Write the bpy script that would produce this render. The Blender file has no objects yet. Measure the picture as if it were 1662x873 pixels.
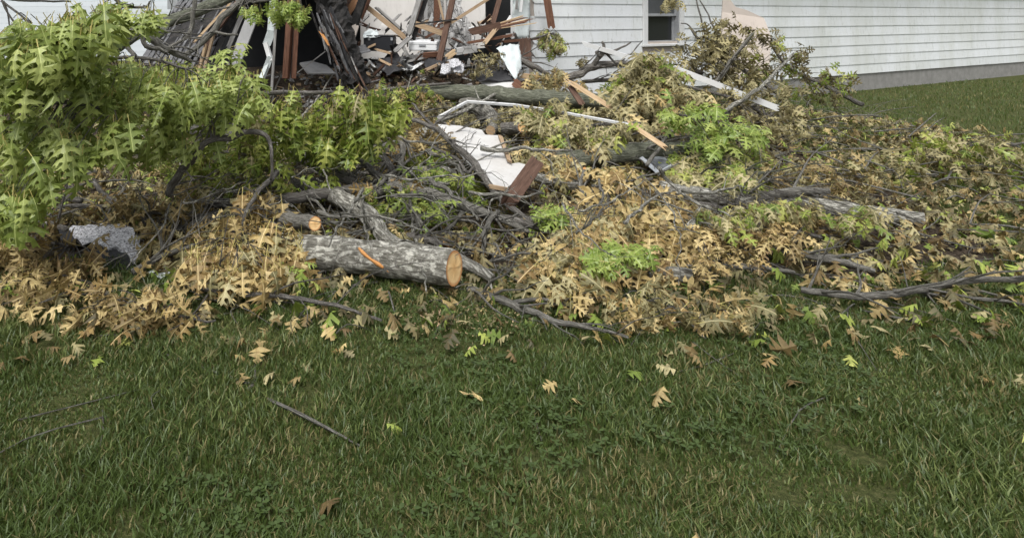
import bpy, bmesh, math, random
import numpy as np
from mathutils import Vector, Matrix, Quaternion, noise
from mathutils.geometry import tessellate_polygon

random.seed(11)
rng = np.random.default_rng(11)
S = bpy.context.scene
COL = S.collection
R = math.radians

# ---------------------------------------------------------------- camera, sky, sun, exposure
H = 1.6                      # eye height
F = 1100.0                   # focal length in pixels of the 1662 px wide frame
HX, HY = 600.0, 25.0         # where the level line of sight meets the frame
cam_d = bpy.data.cameras.new('camera')
cam = bpy.data.objects.new('camera', cam_d)
COL.objects.link(cam)
cam.location = (0, 0, H)
cam.rotation_euler = (R(90), 0, 0)
cam_d.sensor_fit = 'HORIZONTAL'
cam_d.sensor_width = 36.0
cam_d.lens = 36.0 * F / 1662.0
cam_d.shift_x = (831.0 - HX) / 1662.0
cam_d.shift_y = -(436.5 - HY) / 1662.0
cam_d.clip_start = 0.05
cam_d.clip_end = 2000
S.camera = cam

SUN_EL, SUN_AZ = R(58), R(200)        # azimuth clockwise from +Y
world = bpy.data.worlds.new('World')
S.world = world
world.use_nodes = True
wt = world.node_tree
wt.nodes.clear()
sky = wt.nodes.new('ShaderNodeTexSky')
sky.sky_type = 'NISHITA'
sky.sun_disc = False
sky.sun_elevation = SUN_EL
sky.sun_rotation = SUN_AZ
sky.air_density = 1.0
sky.dust_density = 4.0
sky.ozone_density = 1.0
hsv = wt.nodes.new('ShaderNodeHueSaturation')      # overcast: the blue is washed out of the sky
hsv.inputs['Saturation'].default_value = 0.28
bg = wt.nodes.new('ShaderNodeBackground')
bg.inputs['Strength'].default_value = 0.148
wo = wt.nodes.new('ShaderNodeOutputWorld')
wt.links.new(sky.outputs[0], hsv.inputs['Color'])
wt.links.new(hsv.outputs[0], bg.inputs[0])
wt.links.new(bg.outputs[0], wo.inputs[0])

sun_d = bpy.data.lights.new('sun', 'SUN')
sun_d.energy = 2.0
sun_d.angle = R(24)
sun_d.color = (1.0, 0.985, 0.96)
sun = bpy.data.objects.new('sun', sun_d)
COL.objects.link(sun)
sd = Vector((math.sin(SUN_AZ) * math.cos(SUN_EL), math.cos(SUN_AZ) * math.cos(SUN_EL), math.sin(SUN_EL)))
sun.rotation_euler = (-sd).to_track_quat('-Z', 'Y').to_euler()
sun.location = sd * 20
S.view_settings.view_transform = 'Standard'
S.view_settings.look = 'None'
S.view_settings.gamma = 1.0
S.view_settings.use_curve_mapping = False
S.view_settings.exposure = 0.40
S.cycles.max_bounces = 6
S.cycles.diffuse_bounces = 4
S.cycles.use_denoising = True


def P(px, py, Y):
    """a point of the place seen at that pixel, Y metres away"""
    return Vector(((px - HX) / F * Y, Y, H - (py - HY) / F * Y))


# ---------------------------------------------------------------- materials
def new_mat(name):
    m = bpy.data.materials.new(name)
    m.use_nodes = True
    t = m.node_tree
    b = t.nodes['Principled BSDF']
    return m, t, b


def N(t, kind, **kw):
    n = t.nodes.new('ShaderNode' + kind)
    for k, v in kw.items():
        if k in n.inputs:
            n.inputs[k].default_value = v
        else:
            setattr(n, k, v)
    return n


def ramp(t, fac, stops):
    r = t.nodes.new('ShaderNodeValToRGB')
    cr = r.color_ramp
    while len(cr.elements) < len(stops):
        cr.elements.new(0.5)
    for e, (p, c) in zip(cr.elements, stops):
        e.position = p
        e.color = (*c, 1)
    t.links.new(fac, r.inputs[0])
    return r.outputs[0]


def mixc(t, fac, a, b, mode='MIX'):
    n = t.nodes.new('ShaderNodeMix')
    n.data_type = 'RGBA'
    n.blend_type = mode
    if isinstance(fac, (int, float)):
        n.inputs[0].default_value = fac
    else:
        t.links.new(fac, n.inputs[0])
    for s, v in ((n.inputs[6], a), (n.inputs[7], b)):
        if isinstance(v, tuple):
            s.default_value = (*v, 1)
        else:
            t.links.new(v, s)
    return n.outputs[2]


def bump(t, b, h, strength=0.4, dist=0.01):
    n = N(t, 'Bump')
    n.inputs['Strength'].default_value = strength
    n.inputs['Distance'].default_value = dist
    t.links.new(h, n.inputs['Height'])
    t.links.new(n.outputs[0], b.inputs['Normal'])


def coord(t, out='Object', scale=(1, 1, 1)):
    c = t.nodes.new('ShaderNodeTexCoord')
    m = t.nodes.new('ShaderNodeMapping')
    m.inputs['Scale'].default_value = scale
    t.links.new(c.outputs[out], m.inputs[0])
    return m.outputs[0]


def noi(t, vec, scale, detail=5, rough=0.6):
    n = t.nodes.new('ShaderNodeTexNoise')
    n.inputs['Scale'].default_value = scale
    n.inputs['Detail'].default_value = detail
    n.inputs['Roughness'].default_value = rough
    t.links.new(vec, n.inputs['Vector'])
    return n.outputs['Fac']


def mat_leaf(name, cols, dead=0.0, trans=0.28, rough=0.42, litter=False):
    m, t, b = new_mat(name)
    oi = t.nodes.new('ShaderNodeObjectInfo')
    ta = t.nodes.new('ShaderNodeAttribute')
    ta.attribute_name = 'tone'
    add = N(t, 'Math', operation='ADD')
    t.links.new(oi.outputs['Random'], add.inputs[0])
    t.links.new(ta.outputs['Fac'], add.inputs[1])
    fr = N(t, 'Math', operation='FRACT')
    t.links.new(add.outputs[0], fr.inputs[0])
    n = len(cols)
    base = ramp(t, fr.outputs[0], [(i / max(1, n - 1), c) for i, c in enumerate(cols)])
    v = coord(t, 'Object')
    n1 = noi(t, v, 25.0 if litter else 3.0, 4)
    dk = tuple(x * 0.55 for x in cols[0])
    c = mixc(t, ramp(t, n1, [(0.42, (0, 0, 0)), (0.72, (0.75, 0.75, 0.75))]), base, dk)
    if dead:
        n2 = noi(t, v, 55.0 if litter else 7.0, 3)
        c = mixc(t, ramp(t, n2, [(0.5, (0, 0, 0)), (0.68, (dead, dead, dead))]), c, (0.16, 0.085, 0.03))
    # midrib: paler line along x = 0
    sx = t.nodes.new('ShaderNodeSeparateXYZ')
    tc = t.nodes.new('ShaderNodeTexCoord')
    t.links.new(tc.outputs['Object'], sx.inputs[0])
    ab = N(t, 'Math', operation='ABSOLUTE')
    t.links.new(sx.outputs[0], ab.inputs[0])
    lt = N(t, 'Math', operation='LESS_THAN')
    lt.inputs[1].default_value = 0.014
    t.links.new(ab.outputs[0], lt.inputs[0])
    hi = tuple(min(1, x * 1.25 + 0.05) for x in cols[-1])
    mm = N(t, 'Math', operation='MULTIPLY')
    mm.inputs[1].default_value = 0.0 if litter else 0.6
    t.links.new(lt.outputs[0], mm.inputs[0])
    c = mixc(t, mm.outputs[0], c, hi)
    t.links.new(c, b.inputs['Base Color'])
    b.inputs['Roughness'].default_value = rough
    b.inputs['Specular IOR Level'].default_value = 0.45
    tr = t.nodes.new('ShaderNodeBsdfTranslucent')
    tcol = mixc(t, 0.5, c, (0.35, 0.42, 0.06) if not dead else (0.45, 0.30, 0.08))
    t.links.new(tcol, tr.inputs[0])
    ms = t.nodes.new('ShaderNodeMixShader')
    ms.inputs[0].default_value = trans
    t.links.new(b.outputs[0], ms.inputs[1])
    t.links.new(tr.outputs[0], ms.inputs[2])
    t.links.new(ms.outputs[0], t.nodes['Material Output'].inputs[0])
    return m


def mat_simple(name, cols, scale=6, rough=0.7, stretch=(1, 1, 1), bmp=0.3, bdist=0.004, co='Object', metal=0.0, spec=0.3):
    m, t, b = new_mat(name)
    v = coord(t, co, stretch)
    n1 = noi(t, v, scale, 6, 0.65)
    k = len(cols)
    c = ramp(t, n1, [(0.3 + 0.4 * i / max(1, k - 1), cc) for i, cc in enumerate(cols)])
    t.links.new(c, b.inputs['Base Color'])
    b.inputs['Roughness'].default_value = rough
    b.inputs['Metallic'].default_value = metal
    b.inputs['Specular IOR Level'].default_value = spec
    if bmp:
        bump(t, b, noi(t, v, scale * 3, 5, 0.7), bmp, bdist)
    return m


def mat_bark(name, dark, mid, light, lichen=0.35, ridge=1.0, spread=0.54):
    m, t, b = new_mat(name)
    v = coord(t, 'UV', (26, 7, 1))
    n1 = noi(t, v, 1.6, 8, 0.72)
    v2 = coord(t, 'UV', (5, 4, 1))
    n2 = noi(t, v2, 3.2, 6, 0.7)
    c = ramp(t, n1, [(0.34, dark), (0.50, mid), (0.66, light)])
    pale = tuple(min(1, x * 1.7 + 0.05) for x in light)
    c = mixc(t, ramp(t, n2, [(spread, (0, 0, 0)), (spread + 0.10, (lichen,) * 3)]), c, pale)
    v3 = coord(t, 'UV', (9, 9, 1))
    n3 = noi(t, v3, 2.0, 3)
    c = mixc(t, ramp(t, n3, [(0.55, (0, 0, 0)), (0.75, (0.45,) * 3)]), c, (0.10, 0.115, 0.06))
    t.links.new(c, b.inputs['Base Color'])
    b.inputs['Roughness'].default_value = 0.9
    b.inputs['Specular IOR Level'].default_value = 0.15
    bump(t, b, n1, 1.0 * ridge, 0.035)
    return m


M = {}
M['bark'] = mat_bark('grey_bark', (0.050, 0.045, 0.037), (0.205, 0.195, 0.17), (0.41, 0.395, 0.355))
M['bark_log'] = mat_bark('lichened_log_bark', (0.055, 0.050, 0.040), (0.205, 0.195, 0.165), (0.42, 0.41, 0.36), 0.8, 1.0, 0.49)
M['bark_green'] = mat_bark('mossy_bark', (0.040, 0.042, 0.032), (0.135, 0.14, 0.105), (0.24, 0.25, 0.19), 0.3)
M['bark_dark'] = mat_bark('dark_twig_bark', (0.045, 0.040, 0.034), (0.165, 0.152, 0.135), (0.32, 0.305, 0.28), 0.5)
GREEN = [(0.150, 0.200, 0.042), (0.255, 0.320, 0.075), (0.345, 0.410, 0.110), (0.440, 0.490, 0.155)]
MIDGREEN = [(0.105, 0.155, 0.024), (0.200, 0.265, 0.040), (0.300, 0.355, 0.065), (0.440, 0.450, 0.125)]
LIME = [(0.130, 0.200, 0.030), (0.215, 0.300, 0.052), (0.300, 0.375, 0.080), (0.400, 0.455, 0.125)]
OLIVE = [(0.130, 0.120, 0.050), (0.230, 0.210, 0.095), (0.340, 0.300, 0.145), (0.480, 0.420, 0.220)]
OLIVEDARK = [(0.065, 0.060, 0.028), (0.115, 0.105, 0.048), (0.190, 0.165, 0.078), (0.32, 0.275, 0.14)]
TAN = [(0.150, 0.095, 0.032), (0.330, 0.230, 0.082), (0.480, 0.365, 0.150), (0.64, 0.51, 0.245)]
DULLTAN = [(0.110, 0.075, 0.028), (0.210, 0.155, 0.060), (0.340, 0.260, 0.108), (0.47, 0.37, 0.16)]
M['leaf_green'] = mat_leaf('green_leaf', GREEN)
M['leaf_midgreen'] = mat_leaf('mid_green_leaf', MIDGREEN)
M['leaf_lime'] = mat_leaf('bright_green_leaf', LIME)
M['leaf_olive'] = mat_leaf('wilted_olive_leaf', OLIVE, 0.25, 0.15, 0.6)
M['leaf_olivedark'] = mat_leaf('dark_wilted_leaf', OLIVEDARK, 0.3, 0.12, 0.65)
M['leaf_tan'] = mat_leaf('dry_tan_leaf', TAN, 0.4, 0.16, 0.6)
M['leaf_dulltan'] = mat_leaf('dry_brown_leaf', DULLTAN, 0.5, 0.14, 0.65)
M['petiole'] = mat_simple('leaf_stalk', [(0.28, 0.24, 0.07), (0.36, 0.30, 0.10)], 5, 0.6, bmp=0)


def mat_cut(name):
    m, t, b = new_mat(name)
    tc = t.nodes.new('ShaderNodeTexCoord')
    ln = N(t, 'VectorMath', operation='LENGTH')
    t.links.new(tc.outputs['UV'], ln.inputs[0])
    nz = noi(t, tc.outputs['UV'], 2.5, 4)
    ad = N(t, 'Math', operation='MULTIPLY_ADD')
    ad.inputs[1].default_value = 0.12
    t.links.new(nz, ad.inputs[0])
    t.links.new(ln.outputs['Value'], ad.inputs[2])
    wv = N(t, 'Math', operation='MULTIPLY')
    wv.inputs[1].default_value = 60
    t.links.new(ad.outputs[0], wv.inputs[0])
    sn = N(t, 'Math', operation='SINE')
    t.links.new(wv.outputs[0], sn.inputs[0])
    c = ramp(t, ad.outputs[0], [(0.0, (0.50, 0.26, 0.10)), (0.30, (0.74, 0.47, 0.20)), (0.80, (0.78, 0.54, 0.26)), (1.0, (0.48, 0.21, 0.07))])
    c = mixc(t, ramp(t, sn.outputs[0], [(0.2, (0, 0, 0)), (1.0, (0.25, 0.25, 0.25))]), c, (0.40, 0.22, 0.08))
    v = coord(t, 'UV', (1, 14, 1))
    c = mixc(t, ramp(t, noi(t, v, 3, 4), [(0.5, (0, 0, 0)), (0.8, (0.4, 0.4, 0.4))]), c, (0.72, 0.52, 0.28))
    t.links.new(c, b.inputs['Base Color'])
    b.inputs['Roughness'].default_value = 0.8
    bump(t, b, noi(t, v, 6, 4), 0.4, 0.004)
    return m


M['cut'] = mat_cut('sawn_wood')
M['cutgrey'] = mat_simple('weathered_cut_wood', [(0.30, 0.20, 0.11), (0.42, 0.30, 0.18)], 9, 0.85)
M['scar'] = mat_simple('bare_orange_wood', [(0.45, 0.20, 0.06), (0.60, 0.30, 0.11)], 14, 0.75, (1, 1, 1))
M['freshwood'] = mat_simple('fresh_splintered_wood', [(0.36, 0.235, 0.13), (0.50, 0.36, 0.215), (0.60, 0.46, 0.30)], 5, 0.75, (14, 1.2, 14))
M['tanwood'] = mat_simple('tan_lumber', [(0.21, 0.14, 0.085), (0.33, 0.235, 0.145), (0.42, 0.315, 0.21)], 5, 0.75, (14, 1.2, 14))
M['redwood'] = mat_simple('red_brown_lumber', [(0.065, 0.030, 0.018), (0.130, 0.060, 0.036), (0.20, 0.105, 0.066)], 5, 0.75, (14, 1.2, 14))
M['brownwood'] = mat_simple('dark_brown_lumber', [(0.045, 0.024, 0.016), (0.09, 0.05, 0.034), (0.14, 0.085, 0.06)], 5, 0.8, (14, 1.2, 14))
M['greywood'] = mat_simple('weathered_grey_lumber', [(0.10, 0.095, 0.09), (0.19, 0.185, 0.175), (0.30, 0.295, 0.285)], 5, 0.85, (12, 1.2, 12))
M['plywood'] = mat_simple('old_plywood', [(0.17, 0.085, 0.042), (0.27, 0.14, 0.07), (0.33, 0.19, 0.10)], 4, 0.75, (4, 1, 4))
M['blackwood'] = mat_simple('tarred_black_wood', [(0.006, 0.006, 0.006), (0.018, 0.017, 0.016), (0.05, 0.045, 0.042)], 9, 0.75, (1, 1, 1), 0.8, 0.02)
M['void'] = mat_simple('painted_room_dark', [(0.008, 0.009, 0.010), (0.016, 0.017, 0.018)], 4, 0.85)  # near-black colour stands in for the shade inside the rooms
M['tarpaper'] = mat_simple('black_roofing_felt', [(0.018, 0.018, 0.020), (0.045, 0.045, 0.047)], 6, 0.75)
M['shingle'] = mat_simple('grey_roof_shingle', [(0.055, 0.055, 0.057), (0.12, 0.12, 0.123), (0.21, 0.21, 0.215)], 14, 0.9, bmp=0.6)


def mat_granules(name):
    m, t, b = new_mat(name)
    v = coord(t, 'Object')
    n1 = noi(t, v, 70, 3, 0.7)
    c = ramp(t, n1, [(0.36, (0.06, 0.06, 0.062)), (0.46, (0.36, 0.36, 0.37)), (0.60, (0.66, 0.66, 0.68))])
    n2 = noi(t, v, 9, 5)
    c = mixc(t, ramp(t, n2, [(0.58, (0, 0, 0)), (0.66, (0.8, 0.8, 0.8))]), c, (0.05, 0.05, 0.05))
    t.links.new(c, b.inputs['Base Color'])
    b.inputs['Roughness'].default_value = 0.9
    bump(t, b, n1, 0.7, 0.006)
    return m


M['granule'] = mat_granules('mineral_shingle_granules')


def mat_white(name, base, dirt, scale=2.0, amt=0.5, rough=0.55, streak=(1, 1, 0.35)):
    m, t, b = new_mat(name)
    v = coord(t, 'Generated' if False else 'Object', streak)
    n1 = noi(t, v, scale, 6, 0.65)
    n2 = noi(t, v, scale * 12, 4, 0.7)
    c = mixc(t, ramp(t, n1, [(0.42, (0, 0, 0)), (0.75, (amt,) * 3)]), base, dirt)
    c = mixc(t, ramp(t, n2, [(0.55, (0, 0, 0)), (0.72, (amt * 0.7,) * 3)]), c, tuple(x * 0.7 for x in dirt))
    oi = t.nodes.new('ShaderNodeObjectInfo')
    c = mixc(t, 1.0, c, ramp(t, oi.outputs['Random'], [(0.0, (0.90, 0.90, 0.89)), (1.0, (1, 1, 1))]), 'MULTIPLY')
    t.links.new(c, b.inputs['Base Color'])
    b.inputs['Roughness'].default_value = rough
    b.inputs['Specular IOR Level'].default_value = 0.35
    bump(t, b, n2, 0.12, 0.003)
    return m


M['siding'] = mat_white('white_painted_siding', (0.73, 0.755, 0.77), (0.52, 0.54, 0.48), 1.3, 0.7)
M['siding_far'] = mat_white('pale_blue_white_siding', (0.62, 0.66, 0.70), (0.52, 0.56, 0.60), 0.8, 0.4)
M['trim'] = mat_white('white_trim_paint', (0.66, 0.67, 0.67), (0.48, 0.46, 0.42), 3.0, 0.45)
M['plaster'] = mat_white('white_wall_panel', (0.74, 0.72, 0.69), (0.52, 0.49, 0.45), 1.2, 0.5, 0.7)
def mat_cracked(name):
    m, t, b = new_mat(name)
    v = coord(t, 'Object')
    n1 = noi(t, v, 5, 6)
    vo = t.nodes.new('ShaderNodeTexVoronoi')
    vo.feature = 'DISTANCE_TO_EDGE'
    vo.inputs['Scale'].default_value = 9
    t.links.new(v, vo.inputs['Vector'])
    c = ramp(t, n1, [(0.3, (0.20, 0.195, 0.185)), (0.55, (0.36, 0.355, 0.345)), (0.75, (0.50, 0.495, 0.48))])
    cr = ramp(t, vo.outputs['Distance'], [(0.0, (1, 1, 1)), (0.05, (0, 0, 0))])
    c = mixc(t, cr, c, (0.05, 0.048, 0.045))
    t.links.new(c, b.inputs['Base Color'])
    b.inputs['Roughness'].default_value = 0.9
    bump(t, b, n1, 0.6, 0.02)
    return m


M['plaster_grey'] = mat_cracked('cracked_grey_plaster')
M['sheet'] = mat_white('white_board_face', (0.57, 0.565, 0.55), (0.38, 0.35, 0.31), 2.6, 0.55, 0.6)
M['beige'] = mat_white('beige_sheathing', (0.50, 0.44, 0.39), (0.38, 0.33, 0.29), 2.0, 0.5, 0.8)
M['alu'] = mat_white('crumpled_pale_metal', (0.55, 0.60, 0.60), (0.34, 0.37, 0.36), 3.0, 0.6, 0.45)
M['fascia'] = mat_white('grey_fascia_paint', (0.30, 0.30, 0.30), (0.17, 0.17, 0.165), 3.0, 0.6, 0.7)
M['greyframe'] = mat_simple('grey_window_frame', [(0.24, 0.25, 0.26), (0.34, 0.35, 0.36)], 6, 0.5, bmp=0.1)
M['screenframe'] = mat_simple('worn_metal_screen_frame', [(0.30, 0.33, 0.36), (0.52, 0.54, 0.56)], 8, 0.45, bmp=0.1)
M['mesh'] = mat_simple('torn_grey_mesh', [(0.07, 0.075, 0.08), (0.17, 0.18, 0.19)], 22, 0.8)
M['blackplastic'] = mat_simple('black_case', [(0.012, 0.013, 0.016), (0.022, 0.023, 0.027)], 6, 0.45, bmp=0.1)
M['whiteplastic'] = mat_simple('white_case', [(0.62, 0.63, 0.63), (0.74, 0.75, 0.75)], 6, 0.5, bmp=0.1)
M['concrete'] = mat_simple('foundation_concrete', [(0.19, 0.185, 0.175), (0.28, 0.275, 0.26)], 7, 0.9)
M['rubble'] = mat_simple('rubble_fill', [(0.045, 0.038, 0.030), (0.105, 0.090, 0.070), (0.19, 0.165, 0.125)], 9, 0.95, bmp=1.0, bdist=0.05)


def mat_glass(name):
    m, t, b = new_mat(name)
    b.inputs['Base Color'].default_value = (0.020, 0.022, 0.024, 1)
    b.inputs['Roughness'].default_value = 0.06
    b.inputs['Specular IOR Level'].default_value = 0.5
    v = coord(t, 'Object')
    bump(t, b, noi(t, v, 2.0, 2), 0.04, 0.02)
    return m


M['glass'] = mat_glass('dark_window_glass')
M['glass_screen'] = mat_simple('dusty_screened_glass', [(0.060, 0.063, 0.066), (0.095, 0.10, 0.105)], 3, 0.35, bmp=0)


def mat_ground():
    m, t, b = new_mat('soil_and_lawn')
    v = coord(t, 'Object')
    n1 = noi(t, v, 1.3, 6)
    n2 = noi(t, v, 38, 5, 0.75)
    soil = ramp(t, n2, [(0.32, (0.018, 0.014, 0.010)), (0.52, (0.065, 0.050, 0.036)), (0.68, (0.15, 0.12, 0.09))])
    lawn = ramp(t, n2, [(0.3, (0.030, 0.034, 0.013)), (0.5, (0.070, 0.082, 0.027)), (0.7, (0.14, 0.13, 0.058))])
    at = t.nodes.new('ShaderNodeAttribute')
    at.attribute_name = 'lawn'
    ad = N(t, 'Math', operation='MULTIPLY_ADD')
    ad.inputs[1].default_value = 0.9
    ad.inputs[2].default_value = -0.45
    t.links.new(n1, ad.inputs[0])
    sm = N(t, 'Math', operation='ADD')
    t.links.new(at.outputs['Fac'], sm.inputs[0])
    t.links.new(ad.outputs[0], sm.inputs[1])
    c = mixc(t, ramp(t, sm.outputs[0], [(0.40, (0, 0, 0)), (0.60, (1, 1, 1))]), soil, lawn)
    t.links.new(c, b.inputs['Base Color'])
    b.inputs['Roughness'].default_value = 0.95
    b.inputs['Specular IOR Level'].default_value = 0.1
    bump(t, b, n2, 1.0, 0.03)
    return m


M['ground'] = mat_ground()
M['grass'] = mat_leaf('grass_blade', [(0.050, 0.080, 0.020), (0.095, 0.140, 0.034), (0.160, 0.195, 0.060)], 0, 0.2, 0.5, True)
M['grass_dry'] = mat_leaf('dry_grass_blade', [(0.17, 0.15, 0.06), (0.22, 0.19, 0.08)], 0, 0.15, 0.6, True)
for k_, c_, d_ in (('leaf_dulltan', DULLTAN, .5), ('leaf_olive', OLIVE, .3), ('leaf_tan', TAN, .4), ('leaf_midgreen', MIDGREEN, 0), ('leaf_olivedark', OLIVEDARK, .4)):
    M['litter_' + k_] = mat_leaf('litter_' + k_, c_, d_, 0.12, 0.65, True)


# ---------------------------------------------------------------- object helpers
def tag(o, label=None, cat=None, group=None, kind=None):
    if label: o['label'] = label
    if cat:
        o['category'] = cat
        if not kind: kind = 'thing'
    if group: o['group'] = group
    if kind: o['kind'] = kind
    return o


def empty(name, loc, label, cat, group=None):
    o = bpy.data.objects.new(name, None)
    COL.objects.link(o)
    o.location = loc
    o.empty_display_size = 0.1
    return tag(o, label, cat, group)


def mk(name, verts, faces, mat, parent=None, smooth=False, uvs=None, midx=None, mats=None):
    """one mesh object; verts in world space (made relative to the thing's base when it has one)"""
    off = Vector((0, 0, 0))
    if parent is not None:
        p = parent
        while p is not None:
            off += p.location
            p = p.parent
    vs = np.array([tuple(v) for v in verts], dtype=np.float64)
    if parent is None:
        off = Vector((float(vs[:, 0].mean()), float(vs[:, 1].mean()), float(vs[:, 2].min())))
    vs -= np.array(off)
    me = bpy.data.meshes.new(name)
    me.from_pydata(vs.tolist(), [], [tuple(f) for f in faces])
    for m in (mats or [mat]):
        me.materials.append(M[m] if isinstance(m, str) else m)
    if midx is not None:
        me.polygons.foreach_set('material_index', np.array(midx, dtype=np.int32))
    if uvs is not None:
        ul = me.uv_layers.new(name='UVMap')
        idx = np.empty(len(me.loops), dtype=np.int32)
        me.loops.foreach_get('vertex_index', idx)
        ul.data.foreach_set('uv', np.array(uvs, dtype=np.float32)[idx].ravel())
    if smooth:
        me.polygons.foreach_set('use_smooth', np.ones(len(me.polygons), dtype=bool))
    me.update()
    o = bpy.data.objects.new(name, me)
    COL.objects.link(o)
    if parent is None:
        o.location = off
    else:
        o.parent = parent
    return o


def catmull(pts, rad, sub):
    pts = [Vector(p) for p in pts]
    out, ro = [], []
    n = len(pts)
    for i in range(n - 1):
        p0 = pts[max(0, i - 1)]; p1 = pts[i]; p2 = pts[i + 1]; p3 = pts[min(n - 1, i + 2)]
        for k in range(sub):
            s = k / sub
            out.append(0.5 * ((2 * p1) + (p2 - p0) * s + (2 * p0 - 5 * p1 + 4 * p2 - p3) * s * s + (3 * p1 - p0 - 3 * p2 + p3) * s ** 3))
            ro.append(rad[i] * (1 - s) + rad[i + 1] * s)
    out.append(pts[-1]); ro.append(rad[-1])
    return out, ro


def tube(pts, rad, sides=8, sub=4, rough=0.06, wob=0.0, seed=0.0, closed=True, furrow=0.0):
    """verts, faces, uvs of a bark covered tube along a smoothed path"""
    path, rr = catmull(pts, rad, sub) if sub > 1 else ([Vector(p) for p in pts], list(rad))
    n = len(path)
    V, Fc, UV = [], [], []
    ln = 0.0
    prev = None
    up = Vector((0.13, 0.31, 0.94))
    for i in range(n):
        if i: ln += (path[i] - path[i - 1]).length
        d = (path[min(n - 1, i + 1)] - path[max(0, i - 1)])
        if d.length < 1e-9: d = Vector((1, 0, 0))
        d.normalize()
        if prev is None:
            a = d.cross(up)
            if a.length < 1e-3: a = d.cross(Vector((1, 0, 0)))
            a.normalize()
        else:
            a = prev - d * prev.dot(d)
            a.normalize()
        prev = a
        b = d.cross(a)
        c = path[i]
        if wob:
            c = c + Vector((noise.noise(c * 9 + Vector((seed, 0, 0))), noise.noise(c * 9 + Vector((0, seed, 5))), noise.noise(c * 9 + Vector((7, 0, seed))))) * wob * (1 if 0 < i < n - 1 else 0)
        for s in range(sides + 1):
            ang = 2 * math.pi * (s % sides) / sides
            r = rr[i] * (1 + rough * noise.noise(Vector((math.cos(ang) * 1.3 + seed, math.sin(ang) * 1.3, ln * 7))) * 2)
            if furrow: r *= 1 + furrow * (noise.noise(Vector((math.cos(ang) * 7 + seed, math.sin(ang) * 7, ln * 9))) + .7 * noise.noise(Vector((math.cos(ang) * 15 + seed, math.sin(ang) * 15, ln * 22))))
            V.append(c + (a * math.cos(ang) + b * math.sin(ang)) * r)
            UV.append((s / sides * min(1.0, 6.28 * rr[i] * 4 + 0.12), ln + seed))
    w = sides + 1
    for i in range(n - 1):
        for s in range(sides):
            Fc.append((i * w + s, i * w + s + 1, (i + 1) * w + s + 1, (i + 1) * w + s))
    if closed:
        Fc.append(tuple(s for s in range(sides))[::-1])
        Fc.append(tuple((n - 1) * w + s for s in range(sides)))
    return V, Fc, UV, path, rr


class Acc:
    """collects pieces for one mesh"""
    def __init__(self):
        self.v, self.f, self.u, self.m = [], [], [], []

    def add(self, V, Fc, UV=None, mi=0):
        o = len(self.v)
        self.v += [tuple(x) for x in V]
        self.f += [tuple(i + o for i in f) for f in Fc]
        self.u += UV if UV else [(0, 0)] * len(V)
        self.m += [mi] * len(Fc)


def px_path(spec):
    pts = [P(a, b, c) for a, b, c, r in spec]
    rad = [r * c / F for a, b, c, r in spec]
    return pts, rad


def disc(c, d, r, sides=18, off=0.002):
    """a sawn face a hair proud of the log's end"""
    d = d.normalized()
    a = d.cross(Vector((0.2, 0.3, 0.9))).normalized()
    b = d.cross(a)
    V = [c + d * off]; UV = [(0, 0)]
    for k in range(2):
        q = (0.55, 1.0)[k]
        for s in range(sides):
            an = 2 * math.pi * s / sides
            w = 1 + 0.05 * noise.noise(Vector((math.cos(an) * 2, math.sin(an) * 2, r * 50)))
            V.append(c + d * (off + (0.004 * noise.noise(Vector((an * 3, q * 5, 1))) if k == 0 else 0)) + (a * math.cos(an) + b * math.sin(an)) * r * q * w)
            UV.append((math.cos(an) * q, math.sin(an) * q))
    Fc = [(0, 1 + s, 1 + (s + 1) % sides) for s in range(sides)]
    Fc += [(1 + s, 1 + sides + s, 1 + sides + (s + 1) % sides, 1 + (s + 1) % sides) for s in range(sides)]
    return V, Fc, UV


seedc = [0.0]


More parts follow.
